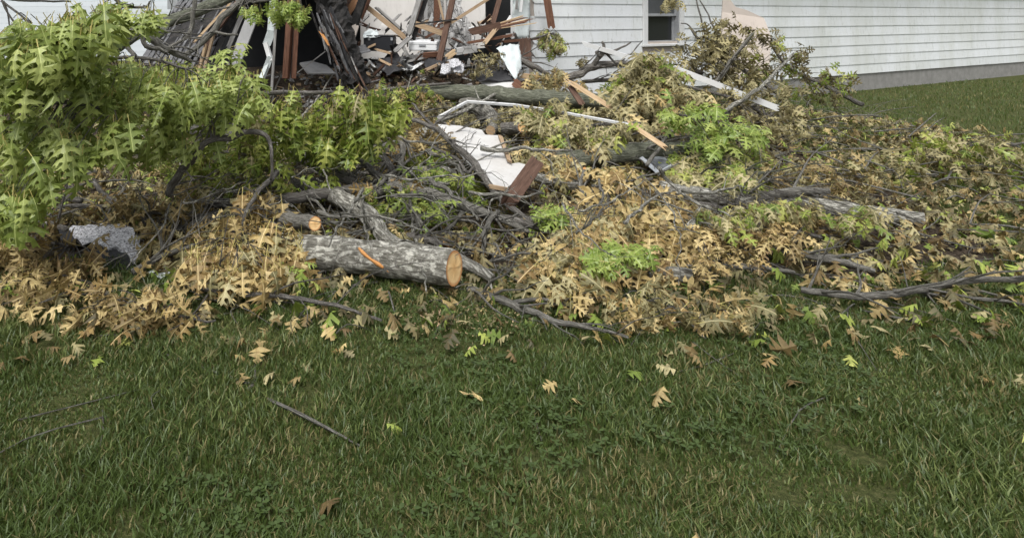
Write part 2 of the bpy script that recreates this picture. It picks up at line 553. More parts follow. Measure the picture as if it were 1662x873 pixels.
def limb(name, label, cat, spec, mat='bark', forks=(), cut0=None, cut1=None, sides=10, group=None, wob=0.012, splint1=False, sub=5, lie=.025, twigs=None, furrow=0.0):
    """a fallen limb or log: Empty > bark, fork, cut_face"""
    seedc[0] += 1.37
    k = 1.0
    while k > .76:                      # bring it forward along the line of sight until it lies on the heap, not in it
        sp = [(a, b, c * k, r) for a, b, c, r in spec]
        pts, rad = px_path(sp)
        if min(p.z - r - g(p.x, p.y) for p, r in zip(pts, rad)) >= lie: break
        k -= .02
    forks = [[(a, b, c * k, r) for a, b, c, r in f] for f in forks]
    root = empty(name, pts[0] - Vector((0, 0, rad[0])), label, cat, group)
    if cat in ('log', 'trunk') and not furrow: furrow, sides, sub = .045, int(sides * 1.5), sub * 3
    V, Fc, UV, path, rr = tube(pts, rad, sides, sub, 0.07, wob, seedc[0], True, furrow)
    mk('bark', V, Fc, mat, root, True, UV)
    if cut0:
        V, Fc, UV = disc(path[0], path[0] - path[1], rr[0] * 0.99)
        mk('cut_face', V, Fc, cut0, root, False, UV)
    if cut1:
        V, Fc, UV = disc(path[-1], path[-1] - path[-2], rr[-1] * 0.99)
        mk('cut_face', V, Fc, cut1, root, False, UV)
    if splint1:
        V, Fc = splinters(path[-1], (path[-1] - path[-2]).normalized(), rr[-1])
        mk('splintered_end', V, Fc, 'scar', root)
    if twigs is None: twigs = 0 if cat in ('log', 'trunk') else 6
    rt_ = random.Random(int(seedc[0] * 100))
    for _ in range(twigs):
        i = rt_.randrange(1, len(path) - 1)
        p0 = path[i]; r0 = min(rr[i] * .45, .011)
        dd = (path[i + 1] - path[i - 1]).normalized()
        sd_ = Vector((rt_.uniform(-1, 1), rt_.uniform(-1, .6), rt_.uniform(-.15, .7)))
        v = (dd * rt_.uniform(.2, 1.0) + (sd_ - dd * sd_.dot(dd)) * .9).normalized()
        L = rt_.uniform(.18, .62)
        ac = Acc()
        q = [p0]
        for k_ in range(3):
            v = (v + Vector((rt_.uniform(-.35, .35), rt_.uniform(-.35, .35), rt_.uniform(-.4, .2)))).normalized()
            n_ = q[-1] + v * L / 3
            n_.z = max(n_.z, g(n_.x, n_.y) + .03)
            q.append(n_)
        V, Fc, UV, pp, _ = tube(q, [r0, r0 * .75, r0 * .5, r0 * .25], 6, 3, .1, 0, seedc[0])
        ac.add(V, Fc, UV)
        for k_ in range(rt_.randint(1, 3)):
            b_ = rt_.choice(pp[2:])
            v2 = (v + Vector((rt_.uniform(-1, 1), rt_.uniform(-1, 1), rt_.uniform(-.3, .6)))).normalized() * rt_.uniform(.06, .22)
            V, Fc, UV, _, _ = tube([b_, b_ + v2 * .5 + Vector((0, 0, .01)), b_ + v2], [r0 * .45, r0 * .3, r0 * .15], 5, 3, .1, 0, seedc[0])
            ac.add(V, Fc, UV)
        mk('side_branch', ac.v, ac.f, mat, root, True, ac.u)
    for f in forks:
        seedc[0] += 0.71
        p2, r2 = px_path(f)
        V, Fc, UV, _, _ = tube(p2, r2, max(5, sides - 3), 4, 0.07, wob, seedc[0])
        mk('fork', V, Fc, mat, root, True, UV)
    return root


def splinters(c, d, r):
    a = d.cross(Vector((0.2, 0.3, 0.9))).normalized()
    b = d.cross(a)
    V, Fc = [], []
    for k in range(9):
        an = random.uniform(0, 6.28); q = random.uniform(0, 0.8) * r
        o = c + (a * math.cos(an) + b * math.sin(an)) * q - d * r * 0.3
        w = r * random.uniform(0.2, 0.4)
        L = r * random.uniform(1.0, 3.0)
        i = len(V)
        V += [o + a * w, o - a * w * 0.5 + b * w, o - a * w * 0.5 - b * w, o + d * L]
        Fc += [(i, i + 1, i + 3), (i + 1, i + 2, i + 3), (i + 2, i, i + 3)]
    return V, Fc


VIEW = Vector((0, 1, -0.12)).normalized()


def board_geo(p0, p1, w, th, tilt=0.0, broken0=0.0, broken1=0.0, seed=1, nb=6, face=None):
    """a plank along p0-p1, w wide, its broad face turned to the viewer side and tilted about its length"""
    rnd = random.Random(seed)
    d = (p1 - p0).normalized()
    nrm = face.copy() if face is not None else -VIEW
    nrm = nrm - d * nrm.dot(d)
    nrm.normalize()
    nrm = Quaternion(d, tilt) @ nrm
    s = d.cross(nrm).normalized()
    V, Fc = [], []
    off0 = [0.0] * (nb + 1); off1 = [0.0] * (nb + 1)
    if broken0: off0 = [rnd.uniform(-1, 0.5) * broken0 for _ in range(nb + 1)]
    if broken1: off1 = [rnd.uniform(-0.5, 1) * broken1 for _ in range(nb + 1)]
    for i in range(nb + 1):
        q = (i / nb - 0.5) * w
        for k in (0, 1):
            z = (0.5 - k) * th
            V.append(p0 + d * (off0[i] + (rnd.uniform(-.3, .3) * broken0 if k else 0)) + s * q + nrm * z)
            V.append(p1 + d * (off1[i] + (rnd.uniform(-.3, .3) * broken1 if k else 0)) + s * q + nrm * z)
    for i in range(nb):
        a, b = i * 4, (i + 1) * 4
        Fc += [(a, b, b + 1, a + 1), (a + 2, a + 3, b + 3, b + 2), (a, a + 2, b + 2, b), (a + 1, b + 1, b + 3, a + 3)]
    Fc += [(0, 1, 3, 2), (nb * 4, nb * 4 + 2, nb * 4 + 3, nb * 4 + 1)]
    return V, Fc


def oriented(name, V, Fc, mat, d, parent=None):
    """a mesh whose local Y runs along d, so that wood grain follows the plank"""
    c = sum((Vector(v) for v in V), Vector()) / len(V)
    q = Vector((0, 1, 0)).rotation_difference(d.normalized())
    qi = q.inverted()
    loc = [qi @ (Vector(v) - c) for v in V]
    me = bpy.data.meshes.new(name)
    me.from_pydata([tuple(v) for v in loc], [], [tuple(f) for f in Fc])
    me.materials.append(M[mat])
    me.update()
    o = bpy.data.objects.new(name, me)
    COL.objects.link(o)
    o.rotation_mode = 'QUATERNION'
    o.rotation_quaternion = q
    off = Vector((0, 0, 0))
    p = parent
    while p is not None:
        off += p.location; p = p.parent
    o.location = c - off
    o.parent = parent
    return o


bseed = [100]


def plank(name, label, cat, a, b, wpx, mat, th=0.04, tilt=0.0, b0=0.0, b1=0.0, parent=None, group=None, nb=6):
    bseed[0] += 1
    p0, p1 = P(*a), P(*b)
    w = wpx * (a[2] + b[2]) / 2 / F
    V, Fc = board_geo(p0, p1, w, th, tilt, b0, b1, bseed[0], nb)
    o = oriented(name, V, Fc, mat, p1 - p0, parent)
    if parent is None: tag(o, label, cat, group)
    elif label: o['label'] = label
    return o


def sheet_geo(pts, th, nrm=None):
    pts = [Vector(p) for p in pts]
    n = len(pts)
    if nrm is None:
        nrm = Vector((0, 0, 0))
        for i in range(n):
            nrm += pts[i].cross(pts[(i + 1) % n])
        nrm.normalize()
        if nrm.dot(-VIEW) < 0: nrm = -nrm
    V = pts + [p - nrm * th for p in pts]
    tris = tessellate_polygon([pts])
    Fc = []
    for t_ in tris:
        a, b, c = t_
        if (pts[b] - pts[a]).cross(pts[c] - pts[a]).dot(nrm) < 0: a, c = c, a
        Fc.append((a, b, c)); Fc.append((c + n, b + n, a + n))
    for i in range(n):
        j = (i + 1) % n
        Fc.append((i, i + n, j + n, j))
    return V, Fc, nrm


def sheet(name, label, cat, pts, mat, th=0.02, parent=None, group=None):
    V, Fc, _ = sheet_geo([P(*p) for p in pts], th)
    o = mk(name, V, Fc, mat, parent)
    if parent is None: tag(o, label, cat, group)
    elif label: o['label'] = label
    return o


def crumple_geo(c00, c10, c11, c01, nx, ny, amp, freq, seed, th=0.004, edge=0.0):
    V, Fc = [], []
    n = ((c10 - c00).cross(c01 - c00)).normalized()
    for k in (0, 1):
        for j in range(ny + 1):
            for i in range(nx + 1):
                u, v = i / nx, j / ny
                p = (c00 * (1 - u) + c10 * u) * (1 - v) + (c01 * (1 - u) + c11 * u) * v
                q = p * freq + Vector((seed, seed * 2, 0))
                p = p + n * amp * (noise.noise(q) + 0.6 * noise.noise(q * 2.3) + 0.3 * abs(noise.noise(q * 5)))
                if edge and (i in (0, nx) or j in (0, ny)):
                    p = p + (c10 - c00).normalized() * edge * noise.noise(q * 4) + (c01 - c00).normalized() * edge * noise.noise(q * 4 + Vector((9, 9, 9)))
                V.append(p - n * th * k)
    w = nx + 1
    o = w * (ny + 1)
    for j in range(ny):
        for i in range(nx):
            a = j * w + i
            Fc.append((a, a + 1, a + w + 1, a + w))
            Fc.append((a + o + w, a + o + w + 1, a + o + 1, a + o))
    rim = [j for j in range(nx)] 
    for i in range(nx):
        Fc.append((i + 1, i, i + o, i + 1 + o))
        b = ny * w + i
        Fc.append((b, b + 1, b + 1 + o, b + o))
    for j in range(ny):
        a = j * w
        Fc.append((a, a + w, a + w + o, a + o))
        b = j * w + nx
        Fc.append((b + w, b, b + o, b + w + o))
    return V, Fc


def crumple(name, label, cat, q, mat, nx=10, ny=8, amp=0.05, freq=6, seed=1.0, edge=0.0, parent=None, smooth=True, th=0.004):
    V, Fc = crumple_geo(*[P(*p) for p in q], nx, ny, amp, freq, seed, th, edge)
    o = mk(name, V, Fc, mat, parent, smooth)
    if parent is None: tag(o, label, cat)
    elif label: o['label'] = label
    return o


def box_geo(c, ex, ey, ez, bev=0.0):
    """box centred at c with half-extent vectors, edges chamfered"""
    bm = bmesh.new()
    bmesh.ops.create_cube(bm, size=2.0)
    L = (ex.length, ey.length, ez.length)
    for v in bm.verts:
        v.co = Vector((v.co.x * L[0], v.co.y * L[1], v.co.z * L[2]))
    if bev:
        bmesh.ops.bevel(bm, geom=list(bm.edges), offset=bev, segments=1, affect='EDGES', profile=0.5)
    x, y, z = ex.normalized(), ey.normalized(), ez.normalized()
    bm.verts.index_update()
    V = [c + x * v.co.x + y * v.co.y + z * v.co.z for v in bm.verts]
    Fc = [tuple(v.index for v in f.verts) for f in bm.faces]
    bm.free()
    return V, Fc


# ---------------------------------------------------------------- ground
def ss(a, b, x):
    t = min(1.0, max(0.0, (x - a) / (b - a)))
    return t * t * (3 - 2 * t)


def g(x, y):
    """height of the ground and the heap of rubble on it"""
    side = (1 - ss(4.8, 8.5, x)) * ss(-9.0, -5.0, x)
    z = 0.08 * ss(4.9, 7, y) + 0.25 * ss(6.8, 9, y)
    z += 0.35 * ss(8.3, 9.6, y) * (1 - ss(1.9, 2.8, x))
    z += 0.30 * math.exp(-((x - 0.8) / 1.0) ** 2 - ((y - 10) / 0.8) ** 2)
    z *= side * (1 - ss(13, 16, y))
    pile = ss(4.4, 5.4, y) * side
    q = Vector((x, y, 0))
    z += pile * (0.05 * noise.noise(q * 1.7) + 0.025 * noise.noise(q * 5))
    z += 0.008 * noise.noise(q * 3)
    return z


def lawn(x, y):
    e = 4.15 + 0.45 * noise.noise(Vector((x * 0.9, 3.1, 0))) + 60 * ss(3.6, 7.5, x) ** 2
    return 1 - ss(e - 0.35, e + 0.35, y)


xs = np.concatenate([np.array([-600, -200, -80, -40, -25, -15]), np.arange(-9, 16.01, 0.11), np.array([18, 25, 40, 80, 200, 600])])
ys = np.concatenate([np.array([-60, -20, -5, -1]), np.arange(0.5, 13.5, 0.11), np.array([15, 18, 25, 40, 80, 200, 900])])
GV = [(x, y, g(x, y)) for y in ys for x in xs]
nx_ = len(xs)
GF = [(j * nx_ + i, j * nx_ + i + 1, (j + 1) * nx_ + i + 1, (j + 1) * nx_ + i) for j in range(len(ys) - 1) for i in range(nx_ - 1)]
me = bpy.data.meshes.new('ground')
me.from_pydata(GV, [], GF)
at = me.attributes.new('lawn', 'FLOAT', 'POINT')
at.data.foreach_set('value', np.array([lawn(x, y) if y < 13 or x > 4 else 1.0 for x, y, z in GV], dtype=np.float32))
me.polygons.foreach_set('use_smooth', np.ones(len(me.polygons), dtype=bool))
me.materials.append(M['ground'])
gr = bpy.data.objects.new('ground', me)
COL.objects.link(gr)
tag(gr, kind='structure')

# ---------------------------------------------------------------- the house
WD = Vector((0.883, 0.469, 0)).normalized()
WN = Vector((0.469, -0.883, 0)).normalized()        # out of the wall, towards the street
W0 = Vector((3.04, 10.46, 0))


def W(u, z, d=0.0):
    return W0 + WD * u + WN * d + Vector((0, 0, z))


def wall_u(px):
    k = (px - HX) / F
    return (k * W0.y - W0.x) / (WD.x - k * WD.y)


house = empty('house', W(0, 0), 'white clapboard house with its left end torn open by the fallen tree', 'house')
U0, U1 = -0.72, 17.5
WL, WR = wall_u(1041.5), wall_u(1108)               # window casing, outer edges
WZ0, WZ1 = 1.12, 2.32
EX = 0.203
ZT = 2.80


def wb(name, u0, u1, z0, z1, d0, d1, mat, parent, bev=0.0):
    c = W((u0 + u1) / 2, (z0 + z1) / 2, (d0 + d1) / 2)
    V, Fc = box_geo(c, WD * abs(u1 - u0) / 2, WN * abs(d1 - d0) / 2, Vector((0, 0, (z1 - z0) / 2)), bev)
    return mk(name, V, Fc, mat, parent)


acc = Acc()
for (a, b, c, d) in ((U0 + .05, WL + .07, .36, ZT), (WR - .07, U1, .36, ZT), (WL + .07, WR - .07, .36, WZ0 + .03), (WL + .07, WR - .07, WZ1 - .04, ZT)):
    V, Fc = box_geo(W((a + b) / 2, (c + d) / 2, -.05), WD * (b - a) / 2, WN * .045, Vector((0, 0, (d - c) / 2)))
    acc.add(V, Fc)
wall = mk('wall', acc.v, acc.f, 'beige', house)


def siding_board(u0, u1, z0, jag=0.0, rnd=random):
    zt = z0 + EX + .012
    dz = rnd.uniform(-.002, .002)
    z0 = z0 + dz
    n = 4 if jag else 1
    V, Fc = [], []
    uo = [u0 + (rnd.uniform(-.5, 1) * jag) for _ in range(3)]
    for (ue, k) in ((uo, 0), ([u1] * 3, 1)):
        V += [W(ue[0], zt, .003), W(ue[1], z0 + EX * .5, .010), W(ue[2], z0, .017), W(ue[2], z0, .001), W(ue[1], z0 + EX * .5, .001), W(ue[0], zt, .001)]
    for i in range(6):
        j = (i + 1) % 6
        Fc.append((i, j, j + 6, i + 6))
    Fc += [(5, 4, 3, 2, 1, 0), (6, 7, 8, 9, 10, 11)]
    return mk('siding_board', V, Fc, 'siding', wall)


zc = 0.763 - 2 * EX
k = 0
while zc < ZT - 0.05:
    joints = [U0]
    u = U0 + random.uniform(2.9, 4.2)
    while u < U1 - 1.0:
        joints.append(u); u += random.uniform(3.2, 4.2)
    joints.append(U1)
    for a, b in zip(joints[:-1], joints[1:]):
        segs = [(a, b)]
        if zc + EX > WZ0 + .01 and zc < WZ1 - .02:
            segs = []
            if a < WL: segs.append((a, min(b, WL + .004)))
            if b > WR: segs.append((max(a, WR - .004), b))
        for (s0, s1) in segs:
            if s1 - s0 < 0.05: continue
            siding_board(s0 + .003, s1 - .003, zc, 0.10 if s0 == U0 else 0.0)
    zc += EX
    k += 1
wb('foundation', U0 + .1, U1 - .02, -.1, .357, -.22, -.01, 'concrete', house)
wb('corner_board', U1 - .01, U1 + .09, .36, ZT, -.1, .04, 'trim', house)
# roof of the part that still stands
acc = Acc()
for (pa, pb, th) in ((W(U0 + .5, ZT + .02, .45), W(U0 + .5, ZT + 1.75, -3.4), .12),):
    L = WD * (U1 - U0)
    nn = (pb - pa).cross(L).normalized()
    if nn.z < 0: nn = -nn
    q = [pa, pa + L, pb + L, pb]
    V, Fc, _ = sheet_geo(q, th, nn)
    acc.add(V, Fc)
mk('roof', acc.v, acc.f, 'shingle', house)
# side wall and rear so that the standing part is closed
acc = Acc()
for (a, b) in ((W(U1, 0, 0), W(U1, 0, -6.5)), (W(U1, 0, -6.5), W(U0, 0, -6.5)), (W(U0 + 1.2, 0, -.2), W(U0 + 1.2, 0, -6.5))):
    V, Fc, _ = sheet_geo([a, b, b + Vector((0, 0, ZT)), a + Vector((0, 0, ZT))], .1)
    acc.add(V, Fc)
mk('side_wall', acc.v, acc.f, 'siding', house)

win = empty('window', W((WL + WR) / 2, WZ0), None, None)
win.parent = house
win.location = W((WL + WR) / 2, WZ0) - house.location
a0, a1 = WL + .005, WR - .005
wb('casing', a0, a0 + .105, WZ0, WZ1, -.02, .040, 'trim', win, .004)
wb('casing', a1 - .105, a1, WZ0, WZ1, -.02, .040, 'trim', win, .004)
wb('casing', a0 + .106, a1 - .106, WZ1 - .1, WZ1 - .001, -.02, .038, 'trim', win, .004)
wb('sill', a0 - .02, a1 + .02, WZ0 - .045, WZ0 - .002, -.06, .062, 'trim', win, .006)
i0, i1 = a0 + .107, a1 - .107
wb('jamb', i0, i0 + .02, WZ0, WZ1 - .1, -.13, .018, 'greyframe', win)
wb('jamb', i1 - .02, i1, WZ0, WZ1 - .1, -.13, .018, 'greyframe', win)
zm = 1.60
for (nm, z0, z1, d) in (('upper_sash', zm - .02, WZ1 - .102, -.035), ('lower_sash', WZ0 + .002, zm + .02, -.085)):
    s = Acc()
    s0, s1 = i0 + .021, i1 - .021
    fw = .045
    for (a, b, c, e) in ((s0, s0 + fw, z0, z1), (s1 - fw, s1, z0, z1), (s0 + fw, s1 - fw, z0, z0 + fw), (s0 + fw, s1 - fw, z1 - fw, z1)):
        V, Fc = box_geo(W((a + b) / 2, (c + e) / 2, d), WD * (b - a) / 2, WN * .02, Vector((0, 0, (e - c) / 2)), .003)
        s.add(V, Fc)
    so = mk(nm, s.v, s.f, 'greyframe', win)
    wb('pane', s0 + fw - .004, s1 - fw + .004, z0 + fw - .004, z1 - fw + .004, d - .006, d, 'glass' if nm == 'lower_sash' else 'glass_screen', win)

# opened rooms behind the torn end
def hs(name, pts, mat, th=.05, label=None):
    return sheet(name, label, None, pts, mat, th, parent=house)


hs('interior_wall', [(585, -90, 11.6), (683, -90, 11.4), (686, 92, 11.4), (585, 96, 11.6)], 'plaster', .06, 'white inner wall panel of the opened room')
hs('interior_wall', [(718, -90, 11.3), (787, -90, 11.1), (788, 78, 11.1), (722, 84, 11.3)], 'plaster', .06, 'white inner wall panel beside the dark doorway')
hs('interior_wall', [(640, -90, 11.9), (730, -90, 11.9), (730, 95, 11.9), (640, 95, 11.9)], 'plaster_grey', .06)
hs('doorway_dark_sheet', [(785, -90, 11.7), (842, -90, 11.6), (842, 95, 11.6), (785, 95, 11.7)], 'void', .05, 'black sheet painted as the dark inside of the doorway')  # doorway's darkness is put into the colour of this sheet
hs('door_trim', [(828, -80, 10.6), (836, -80, 10.55), (837, 62, 10.55), (829, 64, 10.6)], 'trim', .06)
hs('rear_dark_sheet', [(300, -90, 12.2), (600, -90, 12.2), (600, 150, 12.2), (300, 150, 12.2)], 'void', .05)  # added backing behind the gap, its shade painted in as black
hs('rear_dark_sheet', [(560, -90, 13.0), (900, -90, 13.0), (900, 110, 13.0), (560, 110, 13.0)], 'void', .05)  # added backing behind the rooms, unlit depth painted black
hs('stud', [(706, -60, 10.9), (715, -60, 10.9), (714, 46, 10.9), (704, 46, 10.9)], 'redwood', .09, 'red brown wall stud still upright')
hs('stud', [(689, -60, 11.1), (694, -60, 11.1), (694, 62, 11.1), (689, 62, 11.1)], 'trim', .08)
hs('stud', [(679, -60, 10.8), (688, -60, 10.8), (684, 60, 10.8), (672, 62, 10.8)], 'brownwood', .09)

# ---------------------------------------------------------------- the collapsed roof end
croof = empty('collapsed_roof', P(330, 125, 7.8), 'collapsed dark roof end with grey shingles above a black gap', 'roof')
A, B, C_, D = P(405, -30, 8.4), P(326, 124, 7.5), P(228, 98, 8.2), P(318, -40, 9.4)
V, Fc, rn = sheet_geo([A, B, C_, D], .05)
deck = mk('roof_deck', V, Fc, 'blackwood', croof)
nc, nt = 13, 12
for i in range(nc):
    for j in range(nt):
        u0, u1 = i / nc - .005, (i + 1) / nc + .03
        v0, v1 = (j + (i % 2) * .5 - .25) / nt + random.uniform(-.01, .01), (j + (i % 2) * .5 + .73) / nt
        v0, v1 = max(0, v0), min(1.02, v1)
        if v1 - v0 < .02: continue
        if random.random() < .05: continue
        def q(u, v):
            return (D * (1 - u) + A * u) * (1 - v) + (C_ * (1 - u) + B * u) * v
        lift = random.uniform(.0, .018) + (0.03 if random.random() < .12 else 0)
        pts = [q(u0, v0) + rn * (.004 + .003 * (i % 2)), q(u1, v0) + rn * (.022 + lift), q(u1, v1) + rn * (.022 + lift * random.uniform(.3, 1.5)), q(u0, v1) + rn * (.005)]
        V, Fc, _ = sheet_geo(pts, .010, rn)
        mk('shingle', V, Fc, 'shingle', deck)
sheet('added_dark_ceiling', None, None, [(398, -40, 8.3), (552, -40, 8.3), (585, -45, 12.1), (330, -45, 12.1)], 'void', .05, parent=croof)  # added ceiling above the view, blocks light so the gap goes black
V, Fc = crumple_geo(P(496, -28, 8.4), P(546, -28, 8.6), P(594, 138, 8.3), P(560, 142, 8.0), 9, 34, .085, 8, 3.3, .12, .06)
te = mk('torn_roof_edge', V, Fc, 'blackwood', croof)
for i in range(44):
    t = random.random()
    x0 = 505 + 58 * t + random.uniform(-8, 26); y0 = 135 * t
    dy = random.uniform(18, 50)
    plank('lath', None, None, (x0, y0, 8.05 + random.uniform(-.1, .1)), (x0 + dy * .38 + random.uniform(-5, 5), y0 + dy, 8.0), random.uniform(1.5, 5), random.choice(['blackwood', 'blackwood', 'tarpaper', 'brownwood', 'shingle', 'greywood']), .02, random.uniform(-1, 1), .05, .08, te, nb=3)
plank('lath', 'bare orange splinter on the black edge', None, (522, 55, 7.95), (532, 70, 7.92), 3.5, 'scar', .02, .3, .04, .05, te, nb=3)
for (a, b, w, m_) in (((372, 8, 7.9), (318, 66, 7.6), 3.5, 'freshwood'), ((385, 5, 7.95), (335, 72, 7.6), 7, 'brownwood'), ((352, 40, 7.7), (322, 110, 7.45), 6, 'brownwood'), ((345, 62, 7.6), (330, 120, 7.4), 4, 'tanwood'), ((390, 10, 8.0), (352, 72, 7.8), 12, 'blackwood'), ((362, 60, 7.7), (340, 118, 7.5), 9, 'blackwood'), ((333, 78, 7.5), (322, 122, 7.4), 4, 'freshwood')):
    plank('rafter', None, None, a, b, w, m_, .05, random.uniform(-.3, .3), .05, .06, croof)
plank('fascia_board', 'grey painted fascia board leaning across the gap', None, (412, 22, 7.75), (379, 108, 7.55), 19, 'fascia', .03, .15, 0, .02, croof)
plank('fascia_board', 'narrow grey board beside the fascia', None, (398, 12, 7.85), (370, 78, 7.7), 7, 'greywood', .03, -.3, 0, .04, croof)

# things caught in the gap
dsp = empty('broken_downspout', P(430, 130, 7.8), 'bent white metal downspout hanging in the black gap', 'downspout')
for i, (a, b, w) in enumerate((((447, -30, 7.9), (441, 50, 7.9), 13), ((441, 50, 7.88), (433, 72, 7.86), 12), ((431, 70, 7.84), (440, 100, 7.80), 7), ((439, 92, 7.8), (433, 108, 7.8), 9), ((434, 106, 7.8), (424, 130, 7.7), 7))):
    plank('pipe_section', None, None, a, b, w, 'alu' if i != 2 else 'trim', .05, (.5, -.4, .2, -.3, .4)[i], 0, .02, dsp)
plank('thin_pole', 'thin grey pole standing in front of the black gap', 'pole', (452, -30, 7.7), (441, 148, 7.55), 4, 'greywood', .03)
plank('wall_stud', 'red brown stud upright in the black gap, left of a pair', 'stud', (475, -40, 8.5), (464, 128, 8.3), 9, 'redwood', .09, .2)
plank('wall_stud', 'red brown stud upright in the black gap, right of a pair', 'stud', (485, -40, 8.55), (476, 128, 8.35), 7, 'redwood', .09, -.3)
sheet('grey_sheet', 'grey panel lying inside the black gap under the roof', 'panel', [(487, 102, 8.9), (505, 99, 9.3), (530, 106, 9.4), (545, 119, 9.0), (500, 119, 8.8)], 'fascia', .02)
plank('wire_conduit', 'thin dark conduit slanting across the black gap', 'conduit', (482, 119, 8.7), (528, 84, 8.9), 1.6, 'greywood', .015)

# ---------------------------------------------------------------- loose timber and wreckage in the opened room
plank('plywood_sheet', 'orange brown plywood sheet slanting at the top of the room', 'plywood', (588, -25, 10.2), (552, 28, 10.0), 26, 'plywood', .02, .3, 0, .05)
plank('plywood_sheet', 'pale plywood scrap behind the torn black roof edge', 'plywood', (545, -10, 10.6), (536, 20, 10.5), 22, 'beige', .02, -.2, 0, .05)
plank('rafter_end', 'black rafter leaning left of the white wall panel', 'rafter', (597, -25, 9.7), (566, 66, 9.5), 13, 'blackwood', .05, .4, 0, .06)
plank('rafter_end', 'brown rafter leaning against the plywood sheet', 'rafter', (580, -20, 9.8), (543, 35, 9.6), 7, 'brownwood', .05, .2, 0, .06)
plank('rafter_end', 'short brown rafter above the tan diagonal board', 'rafter', (604, -15, 9.9), (585, 28, 9.8), 9, 'redwood', .05, .2, 0, .06)
plank('lumber_board', 'tan board sloping down right across the white wall', 'board', (596, 12, 9.9), (658, 62, 9.7), 8, 'tanwood', .04, .2, .04, .04)
plank('lumber_board', 'dark board lying along the tan sloping board', 'board', (612, 14, 10.1), (664, 60, 9.95), 4, 'greywood', .04, -.3, .04, .04)
plank('lumber_board', 'pale board end tilted beside the black case', 'board', (577, 42, 9.5), (570, 63, 9.4), 12, 'beige', .03, .3, .02, .02)
plank('lumber_board', 'light panel scrap leaning behind the black case', 'board', (628, 38, 10.3), (612, 64, 10.2), 13, 'plaster', .03, .3, .02, .02)
plank('lumber_board', 'grey weathered board leaning left of the white case', 'board', (687, -20, 9.8), (664, 55, 9.5), 9, 'greywood', .04, .5, 0, .05)
plank('lumber_board', 'dark board leaning next to the grey weathered board', 'board', (691, 0, 9.9), (670, 66, 9.6), 7, 'blackwood', .04, .2, 0, .05)
plank('lumber_board', 'grey splintered board low beside the black case', 'board', (664, 62, 9.4), (641, 84, 9.2), 7, 'greywood', .04, .2, .05, .05)
plank('lumber_board', 'tan beam lying level above the white case', 'beam', (674, 39, 9.6), (719, 55, 9.5), 9, 'tanwood', .06, .1, .02, .02)
plank('lumber_board', 'long brown post leaning in front of the white wall panel', 'post', (740, -25, 9.5), (713, 99, 9.2), 9, 'brownwood', .06, .3, 0, .02)
plank('lumber_board', 'thin tan stick leaning across the long brown post', 'board', (707, -20, 9.4), (722, 42, 9.35), 3.5, 'tanwood', .025)
plank('lumber_board', 'thin tan strip rising to the right from the brown post', 'board', (733, 37, 9.4), (800, -6, 9.6), 4.5, 'tanwood', .03, .2, .03, 0)
plank('lumber_board', 'dark stick level across the brown post', 'board', (672, 40, 9.3), (742, 32, 9.3), 2.5, 'blackwood', .02)
plank('lumber_board', 'short red brown board low under the tan beam', 'board', (690, 62, 9.7), (722, 45, 9.7), 4, 'redwood', .03)
pc_ = sheet('plaster_chunk', 'cracked grey plaster slab upright right of the brown post', 'plaster', [(724, -40, 10.4), (757, -40, 10.4), (748, 10, 10.3), (764, 40, 10.2), (766, 76, 10.1), (742, 82, 10.0), (730, 70, 10.0), (726, 30, 10.2)], 'plaster_grey', .06)
for i in range(9):
    o = plank('plaster_flake', None, None, (735 + i % 3 * 9, 4 + i * 8, 9.9), (738 + i % 3 * 9 + random.uniform(-6, 8), 16 + i * 8, 9.85), random.uniform(6, 10), 'plaster_grey', .02, random.uniform(-.5, .5), .04, .04)
    o.parent = pc_; o.matrix_parent_inverse = Matrix.Translation(pc_.location).inverted()
plank('gutter_piece', 'pale grey half round gutter piece lying on the rubble', 'gutter', (740, 84, 9.3), (773, 79, 9.3), 11, 'plaster_grey', .08, .2, .02, .02)
plank('wood_block', 'pale splintered wood block below the gutter piece', 'block', (726, 93, 9.1), (738, 84, 9.1), 8, 'freshwood', .05, .2, .03, .02)
plank('lumber_board', 'dark brown stud leaning in the dark doorway', 'stud', (816, -20, 10.3), (798, 45, 10.1), 8, 'brownwood', .05, .2)
bm_ = plank('splintered_beam', 'dark beam with a red splintered end pointing at the house wall', 'beam', (765, 52, 9.4), (812, 42, 9.4), 12, 'brownwood', .07, .1, .05, .0)
for i in range(7):
    plank('splinter', None, None, (803, 41 + i * 1.1, 9.38), (846 + random.uniform(-16, 22), 28 + i * 1.6 + random.uniform(-1, 1), 9.36), random.uniform(1.2, 2.6), 'redwood' if i % 3 else 'freshwood', .015, random.uniform(-.5, .5), .02, .08, None, nb=3).parent = bm_
for c in list(bm_.children):
    c.matrix_parent_inverse = (Matrix.Translation(bm_.location) @ bm_.rotation_quaternion.to_matrix().to_4x4()).inverted()
plank('lumber_board', 'red brown rail lying low in front of the doorway', 'board', (760, 70, 9.3), (830, 58, 9.3), 4, 'redwood', .04, .2, .04, .06)
plank('lumber_board', 'orange broken stake below the splintered beam', 'board', (803, 50, 9.3), (787, 70, 9.2), 7, 'tanwood', .04, .2, .06, .04)
plank('lumber_board', 'brown rail level at the corner of the white wall', 'board', (818, 68, 9.5), (886, 62, 9.8), 4, 'redwood', .05, .1, .04, .02)
plank('lumber_board', 'red brown slat on the rubble below the white case', 'board', (688, 90, 9.3), (716, 88, 9.3), 8, 'redwood', .03, .4, .04, .04)
plank('lumber_board', 'short pale slat on the rubble below the black felt', 'board', (691, 114, 8.9), (713, 104, 9.0), 4, 'tanwood', .03, .2, .02, .02)
plank('wall_post', 'brown post hanging in front of the white siding', 'post', (883, -30, 9.9), (895, 44, 9.9), 11.5, 'redwood', .09, .25, 0, .05)
plank('wall_post', 'brown broken post at the foot of the wall corner', 'post', (852, 66, 9.6), (854, 104, 9.5), 18, 'brownwood', .08, .3, .05, .04)
